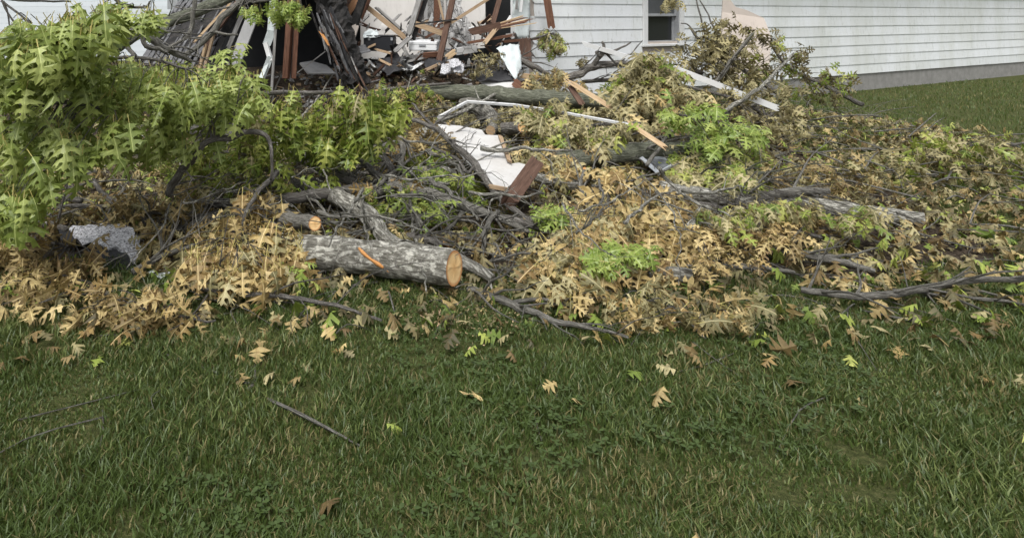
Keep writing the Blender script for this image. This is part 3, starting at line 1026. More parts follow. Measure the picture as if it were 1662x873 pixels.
crumple('torn_corner_flashing', 'crumpled grey metal flashing at the torn corner of the white wall', 'flashing', [(832, -30, 9.9), (862, -35, 10.0), (858, 66, 9.9), (834, 62, 9.8)], 'alu', 6, 12, .05, 7, 4.4, .03)
plank('corner_strip', 'pale vertical strip at the torn corner of the white wall', 'trim', (850, -30, 9.75), (845, 20, 9.75), 5, 'trim', .02, .5)
plank('corner_strip', 'dark edged strip hanging at the torn wall corner', 'trim', (842, -30, 9.7), (838, 16, 9.7), 4, 'greywood', .02, .3)
crumple('metal_sheet', 'crumpled pale metal sheet pointing down beside the white panel', 'sheet', [(805, 78, 9.2), (842, 70, 9.3), (848, 106, 9.1), (836, 131, 8.8)], 'alu', 10, 10, .045, 9, 8.1, .02)
LATHS = []
for i in range(130):
    x, y = random.uniform(575, 850), random.uniform(30, 122)
    an = random.uniform(0, 3.14); L = random.uniform(8, 26); Y = 10.1 - (y - 40) * .012
    LATHS.append(board_geo(P(x, y, Y), P(x + L * math.cos(an), y - L * abs(math.sin(an)) * .7, Y + random.uniform(-.25, .25)), random.uniform(1.5, 6) * Y / F, .015, random.uniform(-.8, .8), .05, .06, i, 3))
# cases
cs = empty('black_case', P(610, 82, 9.8), 'black box case standing in the opened room', 'case')
c0 = P(617, 71, 9.8)
V, Fc = box_geo(c0, Vector((.21, -.03, 0)), Vector((.03, .19, 0)), Vector((0, 0, .10)), .012)
mk('body', V, Fc, 'blackplastic', cs)
V, Fc = box_geo(c0 + Vector((0, 0, .112)), Vector((.215, -.03, 0)), Vector((.03, .195, 0)), Vector((0, 0, .010)), .006)
mk('lid', V, Fc, 'blackplastic', cs)
for dx in (-.16, .16):
    V, Fc = box_geo(c0 + Vector((dx, -.195 - dx * .14, .07)), Vector((.016, -.002, 0)), Vector((0, .006, 0)), Vector((0, 0, .02)), .003)
    mk('latch', V, Fc, 'greyframe', cs)
cs = empty('white_case', P(690, 82, 9.6), 'white lidded box tilted on the rubble', 'case')
c0 = P(690, 72, 9.6)
ex, ey, ez = Vector((.19, -.05, .0)), Vector((.05, .17, 0.01)), Vector((0, -.005, 1)).normalized()
V, Fc = box_geo(c0 - ez * .03, ex, ey, ez * .045, .010); mk('body', V, Fc, 'whiteplastic', cs)
V, Fc = box_geo(c0 + ez * .032, ex * 1.03, ey * 1.03, ez * .022, .008); mk('lid', V, Fc, 'whiteplastic', cs)
V, Fc = box_geo(c0 + ez * .058, ex * .55, ey * .55, ez * .004, .002); mk('lid_panel', V, Fc, 'whiteplastic', cs)
V, Fc = box_geo(c0 + ez * .0 - ey * 1.06, ex * .25, ey * .02, ez * .014, .003); mk('handle', V, Fc, 'greyframe', cs)
crumple('plastic_bag', 'crumpled pale blue plastic bag on the black case', 'bag', [(592, 50, 9.7), (612, 48, 9.8), (616, 61, 9.6), (588, 61, 9.6)], 'alu', 8, 6, .06, 14, 2.2, .02)
crumple('roofing_felt', 'black roofing felt draped over the rubble in the opened room', 'felt', [(602, 98, 9.5), (640, 84, 9.9), (678, 106, 9.3), (628, 122, 8.9)], 'tarpaper', 14, 12, .07, 5, 5.0, .05)
crumple('roofing_felt', 'small black felt scrap by the foot of the brown post', 'felt', [(688, 100, 9.2), (722, 94, 9.3), (722, 104, 9.1), (690, 110, 9.0)], 'tarpaper', 8, 6, .05, 7, 6.0, .03)
crumple('roofing_felt', 'black felt scrap below the crumpled metal sheet', 'felt', [(766, 118, 8.9), (812, 108, 9.2), (835, 130, 8.9), (778, 132, 8.7)], 'tarpaper', 10, 8, .06, 6, 7.0, .04)
crumple('loose_shingle', 'grey curled shingle next to the black case', 'shingle', [(569, 80, 9.4), (592, 74, 9.5), (602, 84, 9.2), (578, 92, 9.1)], 'shingle', 6, 5, .02, 6, 2.0, .02, th=.01)
for i, (a, b, c) in enumerate((('curled shingle strip on the rubble under the gutter piece', 722, 112), ('fan shaped shingle piece right of the curled strip', 736, 104), ('drooping shingle piece with a torn tip above the trunk', 742, 113))):
    crumple('loose_shingle', 'grey ' + a, 'shingle', [(b - 8, c - 6, 8.9), (b + 8, c - 10, 9.1), (b + 12, c + 3, 8.8), (b - 5, c + 7, 8.7)], 'granule', 7, 5, .05, 7, 3.0 + i * 2, .03, th=.01)

# ---------------------------------------------------------------- wreckage in the yard
sheet('white_scrap', 'white panel scrap lying behind the mossy trunk', 'panel', [(778, 128, 8.95), (832, 130, 8.95), (842, 149, 8.6), (790, 147, 8.6)], 'sheet', .02)
plank('brick_chunk', 'red brown broken timber end beside the white panel scrap', 'timber', (836, 134, 8.75), (852, 148, 8.6), 13, 'redwood', .07, .3, .03, .03)
pan = sheet('white_sheet', 'large torn white wall panel lying on the branches', 'panel',
            [(711, 202, 6.57), (745, 204, 6.62), (782, 211, 6.57), (789, 221, 6.44), (812, 220, 6.44), (818, 235, 6.21), (824, 250, 5.99), (829, 266, 5.76), (842, 264, 5.81), (856, 268, 5.76), (848, 288, 5.49), (838, 306, 5.26), (815, 309, 5.22), (800, 300, 5.31), (775, 280, 5.58), (752, 255, 5.89), (735, 232, 6.21), (722, 216, 6.39)], 'sheet', .018)
for i, (a, b, w) in enumerate((((812, 222, 6.35), (827, 262, 5.74), 6), ((798, 303, 5.24), (826, 308, 5.18), 6))):
    o = plank('torn_edge', None, None, a, b, w, 'tanwood', .02, .2, .03, .03)
    o.parent = pan; o.matrix_parent_inverse = Matrix.Translation(pan.location).inverted()
plank('brown_beam', 'dark red brown beam leaning on the large white panel', 'beam', (868, 268, 5.6), (826, 328, 5.08), 24, 'brownwood', .10, .45, .03, .02)
dr = empty('drip_edge', P(712, 190, 7.6), 'long bent white metal strip lying across the branches', 'metal strip')
for a, b in (((711, 191, 7.5), (757, 166, 7.9)), ((757, 165, 7.9), (838, 171, 7.9)), ((838, 171, 7.88), (925, 185, 7.1)), ((925, 185, 7.1), (1022, 203, 6.5))):
    plank('strip', None, None, a, b, 3.6, 'trim', .03, .4, 0, 0, dr)
plank('splintered_board', 'orange splintered board below the strip, upper of two', 'board', (936, 140, 8.0), (994, 176, 7.6), 7.5, 'freshwood', .03, .3, .22, .04)
plank('splintered_board', 'orange splintered board across the log, lower of two', 'board', (1034, 209, 6.4), (1079, 239, 6.0), 7.5, 'freshwood', .03, .3, .25, .05)
plank('splintered_board', 'dark red board under the orange splintered board', 'board', (926, 142, 8.1), (945, 170, 7.9), 9, 'brownwood', .03, .1, .05, .04)
plank('splintered_board', 'orange wood sliver at the foot of the white wall', 'board', (839, 122, 9.2), (872, 126, 9.1), 8, 'freshwood', .03, .2, .03, .08)
wtb = plank('trim_board', 'white trim board sticking out left of the leafy heap', 'board', (949, 72, 9.4), (1050, 102, 8.9), 7, 'trim', .03, .35, .10, 0)
plank('trim_board', 'long white trim board sticking out right of the leafy heap', 'board', (1098, 112, 8.3), (1262, 176, 7.5), 9, 'trim', .03, .35, .05, .03)
sheet('torn_sheathing', 'torn beige sheathing sheet against the white wall', 'sheet', [(1176, -40, 10.7), (1184, -2, 10.7), (1194, 12, 10.7), (1212, 17, 10.7), (1240, 30, 10.7), (1252, 60, 10.6), (1248, 130, 10.4), (1160, 130, 10.4), (1168, 70, 10.6), (1172, 20, 10.7)], 'beige', .02)
sf = empty('window_screen', P(1060, 275, 6.3), 'bent grey window screen frame lying on the heap', 'screen')
for a, b, w in (((1036, 252, 6.5), (1071, 283, 6.1), 6), ((1038, 253, 6.5), (1092, 259, 6.5), 4), ((1068, 281, 6.1), (1092, 268, 6.3), 4)):
    plank('frame', None, None, a, b, w, 'screenframe', .015, .3, 0, 0, sf)
V, Fc = crumple_geo(P(1040, 254, 6.52), P(1090, 260, 6.5), P(1090, 268, 6.33), P(1068, 280, 6.14), 7, 6, .02, 9, 1.0, .002)
mk('mesh_screen', V, Fc, 'mesh', sf, True)
# roofing shingle bottom left
rs = empty('torn_shingle', P(170, 435, 4.3), 'torn speckled grey roof shingle half buried in dry leaves', 'shingle')
ro = [(108, 374, 4.75), (118, 368, 4.8), (131, 369, 4.82), (143, 363, 4.88), (158, 364, 4.88), (171, 360, 4.92), (186, 364, 4.9), (197, 362, 4.9), (208, 370, 4.8), (216, 371, 4.77), (220, 381, 4.68), (228, 388, 4.6), (226, 397, 4.53), (232, 406, 4.45), (226, 413, 4.4), (225, 422, 4.34), (217, 431, 4.28),
      (212, 421, 4.34), (204, 416, 4.38), (205, 408, 4.42), (195, 406, 4.43), (187, 400, 4.47), (176, 404, 4.44), (163, 399, 4.5), (156, 402, 4.48), (147, 394, 4.55), (134, 396, 4.54), (126, 387, 4.63), (117, 388, 4.64), (114, 380, 4.7)]
V, Fc, _ = sheet_geo([P(*p) + Vector((0, 0, .012 * math.sin(p[0] * .7))) for p in ro], .006)
mk('granule_face', V, Fc, 'granule', rs)
V, Fc, _ = sheet_geo([P(*p) for p in [(150, 398, 4.53), (182, 404, 4.46), (203, 406, 4.45), (214, 425, 4.33), (222, 450, 4.2), (190, 470, 4.1), (158, 448, 4.2), (140, 415, 4.42)]], .006)
mk('tar_backing', V, Fc, 'tarpaper', rs)
V, Fc, _ = sheet_geo([P(*p) for p in [(95, 372, 4.7), (113, 374, 4.72), (121, 388, 4.6), (112, 396, 4.55), (98, 388, 4.6)]], .02)
mk('tar_edge', V, Fc, 'tarpaper', rs)
sheet('pale_scrap', 'small pale blue scrap among dry leaves beside the shingle', 'scrap', [(240, 441, 4.15), (268, 431, 4.22), (280, 440, 4.15), (262, 452, 4.08)], 'alu', .006)

# ---------------------------------------------------------------- neighbouring house, upper left
nb_ = empty('neighbour_house', (-12, 24, 0), 'pale white neighbouring house seen behind the leaves, upper left', 'house')
V, Fc = box_geo(Vector((-14.6, 27, 2.3)), Vector((8.6, 0, 0)), Vector((0, 3, 0)), Vector((0, 0, 2.3)))
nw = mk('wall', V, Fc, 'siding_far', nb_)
z = .3
while z < 4.5:
    V = [(-23.3, 23.994, z), (-5.95, 23.994, z), (-5.95, 23.9975, z + .2), (-23.3, 23.9975, z + .2), (-23.3, 24.0, z), (-5.95, 24.0, z), (-5.95, 24.0, z + .2), (-23.3, 24.0, z + .2)]
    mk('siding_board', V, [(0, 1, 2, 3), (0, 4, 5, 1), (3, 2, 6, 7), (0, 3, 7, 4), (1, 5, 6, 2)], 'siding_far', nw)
    z += .2
V, Fc, _ = sheet_geo([Vector((-23.8, 23.4, 4.5)), Vector((-5.5, 23.4, 4.5)), Vector((-5.5, 27, 6.3)), Vector((-23.8, 27, 6.3))], .12, Vector((0, -.45, .9)))
mk('roof', V, Fc, 'shingle', nb_)
V, Fc = box_geo(Vector((-6.78, 23.6, 2.0)), Vector((.18, 0, 0)), Vector((0, .3, 0)), Vector((0, 0, .2)), .01)
mk('vent_box', V, Fc, 'greyframe', nb_)


# ---------------------------------------------------------------- bare fallen limbs and logs
log = limb('log', 'thick grey log in front with an orange cut end and a bark scar', 'log',
           [(405, 404, 4.42, 26), (480, 409, 4.33, 27), (610, 418, 4.10, 27.5), (737, 435, 3.80, 28)], 'bark_log', cut1='cut', sides=26, wob=.006, lie=-9)
scar_pts = [(582, 402), (590, 411), (602, 421), (614, 428), (622, 435)]
sp = []
for (x, y) in scar_pts:
    sp.append(P(x, y, 4.10 - .0021 * (x - 600) - .098))
V, Fc, UV, _, _ = tube(sp, [.006, .013, .009, .013, .006], 8, 3, .25, 0, 3.0)
mk('bark_scar', V, Fc, 'scar', log, True, UV)
V, Fc, UV, _, _ = tube([P(629, 437, 3.955), P(635, 441, 3.955)], [.012, .013], 8, 1, .1, 0, 4.0)
mk('bark_scar', V, Fc, 'scar', log, True, UV)
limb('log', 'short log with a round orange cut end behind the thick front log', 'log', [(395, 340, 5.3, 11), (450, 353, 4.95, 12), (511, 363, 4.5, 11.5)], 'bark', cut1='cut', sides=16)
limb('fallen_limb', 'crooked grey limb bending down to the cut end of the front log', 'limb',
     [(500, 308, 5.9, 9), (548, 320, 5.4, 13), (592, 344, 5.1, 14), (616, 372, 4.85, 12), (645, 399, 4.6, 11), (700, 411, 4.5, 11), (748, 424, 4.3, 10), (800, 452, 4.1, 7)], 'bark_log', sides=14, wob=.02)
limb('fallen_limb', 'long level limb with a reddish knot above the short log', 'limb',
     [(288, 330, 5.2, 6), (380, 329, 5.2, 8), (470, 323, 5.2, 9.5), (540, 312, 5.25, 9), (590, 306, 5.3, 8), (620, 309, 5.35, 6)], 'bark_dark', sides=12)
limb('fallen_limb', 'smooth grey limb arching to the right through the middle', 'limb',
     [(600, 318, 5.5, 6), (628, 306, 5.45, 7.5), (662, 304, 5.4, 8), (705, 315, 5.3, 8), (750, 333, 5.2, 8), (800, 350, 5.1, 6), (858, 376, 5.0, 4)], 'bark', sides=12)
limb('fallen_limb', 'second limb close under the arching smooth limb', 'limb',
     [(660, 322, 5.6, 5), (720, 328, 5.5, 7), (790, 348, 5.35, 7), (850, 362, 5.2, 6), (880, 372, 5.1, 4)], 'bark_dark', sides=10, twigs=3)
limb('fallen_limb', 'lichen spotted limb falling steeply towards the front log', 'limb',
     [(470, 222, 6.3, 4), (540, 241, 6.1, 5), (575, 256, 5.9, 5.5), (612, 285, 5.6, 6), (643, 300, 5.35, 6), (662, 330, 5.1, 6.5), (676, 356, 4.95, 6), (690, 376, 4.9, 6)], 'bark', sides=10, wob=.025)
limb('fallen_limb', 'grey limb sloping down right under the green leaves', 'limb',
     [(440, 226, 6.2, 9), (470, 247, 6.0, 10), (510, 264, 5.8, 10), (550, 284, 5.6, 10), (590, 304, 5.5, 8)], 'bark', sides=12)
limb('fallen_limb', 'dark limb lying just above the sloping grey limb', 'limb',
     [(425, 214, 6.4, 6), (465, 228, 6.3, 8), (505, 246, 6.1, 7), (530, 262, 6.0, 4)], 'bark_dark', sides=10)
limb('log', 'grey log stub with a sawn left end among green leaves', 'log', [(302, 211, 6.5, 8.5), (345, 213, 6.4, 8), (390, 219, 6.3, 7)], 'bark', cut0='cutgrey', sides=14)
limb('fallen_limb', 'dark arched branch standing out below the green leaves', 'branch',
     [(274, 316, 4.7, 6.5), (284, 290, 4.65, 6.5), (312, 258, 4.6, 6), (345, 230, 4.6, 5.5), (380, 220, 4.6, 5), (414, 212, 4.6, 4.5), (437, 227, 4.6, 3.5), (440, 262, 4.6, 2.6), (440, 292, 4.62, 2.2)], 'bark_dark',
     forks=[[(345, 230, 4.6, 3), (343, 218, 4.6, 2), (343, 206, 4.6, 1.5)], [(375, 221, 4.6, 2.5), (395, 208, 4.7, 1.7), (398, 196, 4.75, 1)], [(437, 227, 4.6, 2), (446, 232, 4.6, 1.2)]], sides=9, wob=.02)
limb('fallen_limb', 'long thin branch running down across the white panel', 'branch',
     [(632, 178, 6.3, 2.5), (668, 194, 6.15, 3.2), (705, 208, 6.0, 4), (738, 236, 5.8, 5), (768, 262, 5.6, 6), (777, 276, 5.5, 6), (795, 303, 5.3, 5.5), (825, 334, 5.1, 5), (864, 362, 4.9, 4.5)], 'bark_dark',
     forks=[[(669, 168, 6.4, 1.8), (690, 192, 6.2, 2.4), (712, 212, 6.0, 3)], [(770, 266, 5.55, 2.6), (762, 279, 5.5, 2.4), (756, 279, 5.5, 1.5)], [(702, 206, 6, 1.6), (722, 190, 6.2, 1.4), (760, 180, 6.4, 1.0)], [(777, 276, 5.5, 2), (774, 268, 5.5, 1.2)]], sides=9, wob=.012, twigs=3)
limb('fallen_limb', 'thin bare branch left of the white panel, below the long one', 'branch',
     [(680, 224, 6.2, 2), (705, 240, 6.0, 2.5), (738, 256, 5.8, 3), (755, 276, 5.6, 3), (772, 296, 5.4, 2)], 'bark_dark', forks=[[(712, 244, 5.95, 1.4), (714, 270, 5.8, 1.2), (720, 290, 5.7, 1)]], sides=7)
limb('fallen_limb', 'pale lichened upright branch left of the white panel', 'branch',
     [(636, 208, 6.1, 3.5), (646, 222, 6.0, 4.5), (654, 240, 5.9, 5), (651, 262, 5.8, 5), (650, 280, 5.7, 4)], 'bark', forks=[[(646, 222, 6, 2.5), (660, 232, 5.95, 2.4), (668, 258, 5.85, 2)]], sides=9)
limb('fallen_limb', 'short thick limb lying level left of the white panel', 'limb',
     [(605, 300, 5.8, 6), (640, 292, 5.8, 7), (675, 279, 5.75, 8), (716, 276, 5.7, 7), (740, 283, 5.7, 4)], 'bark_log', sides=12)
limb('fallen_limb', 'dark bent limb with an orange break in the middle', 'limb',
     [(596, 240, 6.0, 4.5), (620, 254, 5.9, 6), (634, 274, 5.75, 6), (640, 290, 5.7, 5)], 'bark_dark', sides=9)
limb('fallen_limb', 'grey limb piece lying level under the green leaves, middle', 'limb', [(600, 250, 6.4, 5), (622, 240, 6.4, 6), (648, 230, 6.4, 6)], 'bark', sides=10, splint1=False)
limb('log', 'mossy log end pointing at the white panel', 'log', [(676, 222, 6.7, 8), (694, 214, 6.8, 9), (716, 213, 6.9, 8)], 'bark_log', sides=12, cut0='cutgrey')
limb('fallen_log', 'long mossy trunk lying across in front of the house', 'trunk',
     [(640, 152, 9.1, 8), (700, 150, 9.05, 11), (770, 151, 9.0, 13), (850, 157, 8.9, 13.5), (930, 163, 8.8, 13), (1010, 168, 8.75, 12), (1080, 172, 8.7, 10)], 'bark_green', sides=18, wob=.02)
limb('fallen_log', 'curved grey trunk dipping from the mossy trunk to the panel', 'trunk',
     [(752, 168, 8.6, 10), (778, 174, 8.3, 12), (798, 190, 8.0, 12), (803, 204, 7.8, 10), (796, 212, 7.6, 8)], 'bark', sides=14, cut1='cutgrey')
limb('log', 'short log with a round pale cut end above the white panel', 'log', [(800, 206, 7.9, 9), (826, 209, 7.7, 10), (849, 207, 7.4, 9.5)], 'bark_dark', sides=16, cut1='cut')
limb('fallen_limb', 'grey limb right of the short log with the pale end', 'limb', [(872, 202, 7.7, 4), (900, 206, 7.7, 5), (935, 212, 7.6, 6), (965, 214, 7.5, 5)], 'bark', sides=10)
limb('fallen_log', 'straight grey trunk lying across right of the white panel', 'trunk',
     [(862, 268, 7.0, 11), (910, 260, 7.0, 13), (980, 252, 7.05, 14), (1045, 246, 7.1, 14), (1110, 243, 7.2, 12), (1180, 240, 7.3, 10)], 'bark_green', sides=18)
limb('fallen_limb', 'thin branch lying along the top of the straight grey trunk', 'branch',
     [(948, 238, 6.85, 2.2), (995, 233, 6.85, 2.5), (1045, 234, 6.85, 2.6), (1060, 226, 6.9, 2.6), (1085, 222, 7.0, 3), (1125, 218, 7.1, 2)], 'bark', sides=8)
limb('fallen_limb', 'thin grey bent branch above the straight grey trunk', 'branch',
     [(972, 232, 7.3, 1.8), (973, 212, 7.3, 2.3), (988, 202, 7.3, 2.3), (1015, 193, 7.4, 2)], 'bark', sides=7)
limb('log', 'grey log under the brown beam', 'log', [(868, 288, 6.3, 7), (900, 295, 6.25, 8.5), (940, 300, 6.2, 9), (975, 300, 6.2, 8)], 'bark_log', sides=14)
limb('fallen_limb', 'short broken stick with an orange tip on the grey log', 'branch', [(955, 330, 5.7, 3.5), (944, 308, 5.8, 4), (942, 293, 5.85, 3), (948, 276, 5.9, 2.5)], 'bark', splint1=True, sides=8)
limb('fallen_log', 'pale grey trunk running out right from the tan leaves', 'trunk',
     [(1070, 303, 6.1, 9), (1110, 312, 6.05, 11), (1160, 318, 5.95, 12), (1215, 322, 5.9, 12.5), (1300, 330, 5.8, 12.5), (1400, 345, 5.7, 12), (1500, 356, 5.5, 11)], 'bark_log', sides=18, cut1='cut')
limb('fallen_limb', 'dark limb lying behind the pale grey trunk', 'limb',
     [(1095, 302, 6.7, 7), (1130, 296, 6.65, 8), (1165, 291, 6.6, 8), (1190, 286, 6.6, 5), (1240, 282, 6.7, 4)], 'bark_green', sides=12)
limb('fallen_limb', 'grey limb rising to the right just below the pale trunk', 'limb',
     [(1122, 330, 5.6, 4), (1150, 331, 5.55, 5.5), (1180, 329, 5.5, 7), (1215, 323, 5.4, 7.5), (1285, 312, 5.3, 7), (1345, 310, 5.3, 5)], 'bark', sides=12)
limb('fallen_limb', 'thin limb sloping down right under the rising limb', 'limb', [(1128, 328, 5.7, 3), (1165, 338, 5.6, 4), (1205, 352, 5.5, 4), (1275, 374, 5.3, 3.5), (1335, 386, 5.2, 2.5)], 'bark_dark', sides=9)
limb('fallen_limb', 'grey stump piece standing among tan leaves, right', 'limb', [(1150, 343, 5.5, 13), (1136, 362, 5.4, 16), (1122, 386, 5.2, 16), (1112, 402, 5.1, 13)], 'bark_log', sides=14)
limb('fallen_limb', 'smooth grey limb with a cut end over the tan leaves', 'limb',
     [(1062, 386, 4.95, 5.5), (1090, 392, 4.93, 6), (1130, 398, 4.9, 6.5), (1170, 400, 4.85, 6.5), (1215, 403, 4.8, 6.5), (1330, 417, 4.6, 6), (1420, 440, 4.45, 4)], 'bark',
     forks=[[(1116, 396, 4.9, 5.5), (1128, 412, 4.8, 5), (1138, 442, 4.6, 5), (1142, 470, 4.45, 4)], [(1330, 417, 4.6, 3), (1372, 414, 4.6, 2.2), (1425, 402, 4.65, 1.5)]], cut0='cut', sides=12)
limb('fallen_limb', 'thin dark limb low at the foot of the tan leaves, right', 'limb',
     [(1075, 428, 4.6, 3), (1110, 433, 4.55, 4), (1150, 434, 4.5, 3.5), (1205, 432, 4.5, 4), (1290, 442, 4.4, 3)], 'bark', sides=9)
limb('log', 'rounded grey log end low between tan leaves, right', 'log', [(1052, 446, 4.45, 9), (1085, 444, 4.45, 12), (1124, 448, 4.4, 10)], 'bark_log', sides=14)
limb('fallen_limb', 'stubby upright stick with a broken orange foot', 'branch', [(809, 343, 5.1, 4), (793, 362, 4.95, 4.5), (786, 382, 4.8, 4), (786, 412, 4.6, 3)], 'bark', splint1=True, sides=8)
limb('fallen_limb', 'forked thin stick leaning with an orange broken top', 'branch', [(713, 386, 4.75, 3), (730, 368, 4.85, 3.5), (746, 350, 4.95, 3.6), (754, 323, 5.1, 2.5)], 'bark',
     forks=[[(742, 358, 4.9, 2.5), (768, 360, 4.8, 2.2), (786, 370, 4.7, 1.8), (830, 374, 4.65, 1.6), (866, 366, 4.65, 1.2)]], sides=8, splint1=True)
limb('fallen_limb', 'thin pale twig bowed over the ground left of tan leaves', 'branch', [(780, 432, 4.5, 1.8), (815, 420, 4.45, 2.4), (845, 412, 4.45, 2.4), (888, 409, 4.5, 1.6)], 'bark', sides=7)
limb('fallen_limb', 'thin twig lying level beneath the bowed pale twig', 'branch', [(770, 437, 4.3, 1.8), (820, 439, 4.28, 2.2), (878, 443, 4.25, 1.6)], 'bark', sides=7)
limb('fallen_limb', 'thin straight stick right of the broken orange foot', 'branch', [(805, 356, 4.95, 2), (825, 378, 4.85, 2.2), (850, 396, 4.8, 1.6)], 'bark_dark', sides=7)
limb('fallen_limb', 'dark broken branch with a bare orange strip below the limb', 'limb', [(660, 385, 4.75, 7), (690, 389, 4.7, 8), (718, 397, 4.65, 6)], 'bark_dark', splint1=True, sides=10)
# left foreground
limb('fallen_limb', 'broken reddish limb beside the speckled shingle', 'limb', [(56, 356, 4.9, 5), (80, 364, 4.8, 6), (108, 374, 4.7, 5)], 'bark_dark', sides=10)
limb('fallen_limb', 'forked grey limb left of the tan leaf bunch', 'limb', [(240, 362, 5.0, 6), (275, 374, 4.85, 8), (305, 372, 4.8, 8), (335, 356, 4.85, 8), (372, 350, 4.9, 7)], 'bark', forks=[[(290, 338, 5.1, 7), (318, 350, 5.0, 7), (335, 357, 4.9, 7)]], sides=12)
limb('fallen_limb', 'thin limb sloping down to the shingle from the green leaves', 'limb', [(152, 292, 5.2, 3), (172, 320, 5.1, 4.5), (200, 338, 5.0, 5), (228, 352, 4.95, 4.5), (252, 368, 4.9, 4)], 'bark_dark', sides=9)
limb('fallen_limb', 'dark level limb under the lower left green leaves', 'limb', [(-30, 330, 5.2, 4), (40, 320, 5.2, 5), (85, 318, 5.1, 5.5), (133, 326, 5.0, 4)], 'bark_dark', sides=9)
limb('fallen_limb', 'grey stick right of the shingle at the lower left', 'limb', [(215, 442, 4.25, 6), (250, 422, 4.35, 5), (285, 408, 4.45, 4.5), (318, 398, 4.5, 3)], 'bark', sides=9)
limb('fallen_limb', 'short limb behind the tan leaf bunch', 'limb', [(345, 291, 5.6, 5), (375, 290, 5.6, 6), (398, 292, 5.55, 5)], 'bark_log', sides=10, cut1='cutgrey')
limb('fallen_limb', 'grey limb rising right from behind the tan leaf bunch', 'limb', [(455, 312, 5.5, 6), (490, 302, 5.6, 8), (530, 294, 5.7, 8)], 'bark', sides=11)
# upper left, lying on the roof
limb('fallen_limb', 'thick mossy limb lying on the collapsed roof', 'limb', [(190, 78, 6.4, 9), (222, 56, 6.7, 9), (262, 40, 7.0, 10), (302, 26, 7.2, 10), (345, 8, 7.5, 10), (392, -14, 7.8, 9)], 'bark_green', sides=14,
     forks=[[(300, 28, 7.15, 8), (272, 38, 6.9, 8), (264, 52, 6.8, 7), (252, 64, 6.7, 6)]])
limb('fallen_limb', 'crooked grey limb below the thick mossy limb', 'limb', [(178, 22, 5.8, 3), (200, 37, 5.8, 5), (226, 48, 5.8, 6.5), (252, 70, 5.9, 6), (276, 84, 6.0, 5), (310, 100, 6.1, 3)], 'bark',
     forks=[[(226, 48, 5.8, 5), (200, 66, 5.6, 5.5), (184, 78, 5.5, 5)], [(224, 56, 5.8, 4), (238, 76, 5.8, 4), (272, 86, 5.9, 3.5)], [(202, 70, 5.6, 3), (218, 90, 5.6, 3.5), (222, 110, 5.6, 3)], [(200, 54, 5.7, 2.2), (178, 54, 5.6, 1.4)]], sides=11, wob=.03)
limb('fallen_limb', 'forked branch leaning on the roof edge over the gap', 'branch', [(412, -18, 6.4, 4.5), (386, 6, 6.4, 5), (360, 30, 6.4, 5.5), (348, 50, 6.4, 5.5), (328, 70, 6.4, 4.5), (300, 90, 6.4, 3.5)], 'bark',
     forks=[[(348, 52, 6.4, 3.5), (362, 56, 6.35, 2.4), (386, 57, 6.3, 1.5)], [(372, 16, 6.4, 2.5), (396, 8, 6.4, 2), (420, -6, 6.4, 1.8)]], sides=10)
limb('fallen_limb', 'upright grey branch crossing the thick mossy limb', 'branch', [(320, -20, 6.6, 3.5), (314, 20, 6.6, 4), (309, 52, 6.6, 3.5), (296, 66, 6.5, 2.5), (268, 80, 6.4, 2)], 'bark', sides=9)
# right, by the house wall
limb('fallen_limb', 'curved grey limb in front of the white siding', 'limb', [(888, 130, 9.4, 5), (915, 127, 9.4, 6), (940, 120, 9.4, 6.5), (962, 109, 9.4, 6.5), (985, 104, 9.4, 5.5), (1030, 105, 9.4, 5), (1080, 110, 9.3, 5), (1140, 118, 9.3, 4)], 'bark_dark',
     forks=[[(962, 109, 9.4, 4), (970, 96, 9.35, 4), (978, 86, 9.3, 3.5), (981, 74, 9.3, 2.5), (977, 68, 9.3, 1.6)], [(978, 88, 9.3, 2.2), (1002, 80, 9.2, 1.8), (1024, 69, 9.2, 1.1)], [(974, 92, 9.3, 2.6), (968, 86, 9.3, 2), (976, 84, 9.3, 1.6)], [(978, 86, 9.3, 1.8), (1012, 89, 9.2, 1.4), (1040, 92, 9.2, 1)], [(984, 86, 9.3, 2), (1000, 104, 9.2, 1.6)]], sides=10, wob=.02)
limb('fallen_limb', 'thick dark knuckled limb at the torn wall corner', 'limb', [(836, 93, 9.3, 3.5), (848, 98, 9.25, 5), (860, 106, 9.2, 5), (875, 112, 9.2, 4), (890, 122, 9.2, 3)], 'bark_dark', sides=10)
limb('fallen_limb', 'straight dark limb low along the foot of the white wall', 'limb', [(945, 133, 9.6, 3), (990, 130, 9.6, 3.5), (1045, 128, 9.6, 3)], 'bark_dark', sides=8)
limb('fallen_limb', 'dark branch rising steeply in the right hand brush', 'branch', [(1150, 142, 9.0, 3), (1168, 126, 9.0, 3.5), (1184, 104, 9.0, 3.2), (1200, 82, 9.0, 2.5), (1222, 54, 9.0, 1.5)], 'bark', sides=8)

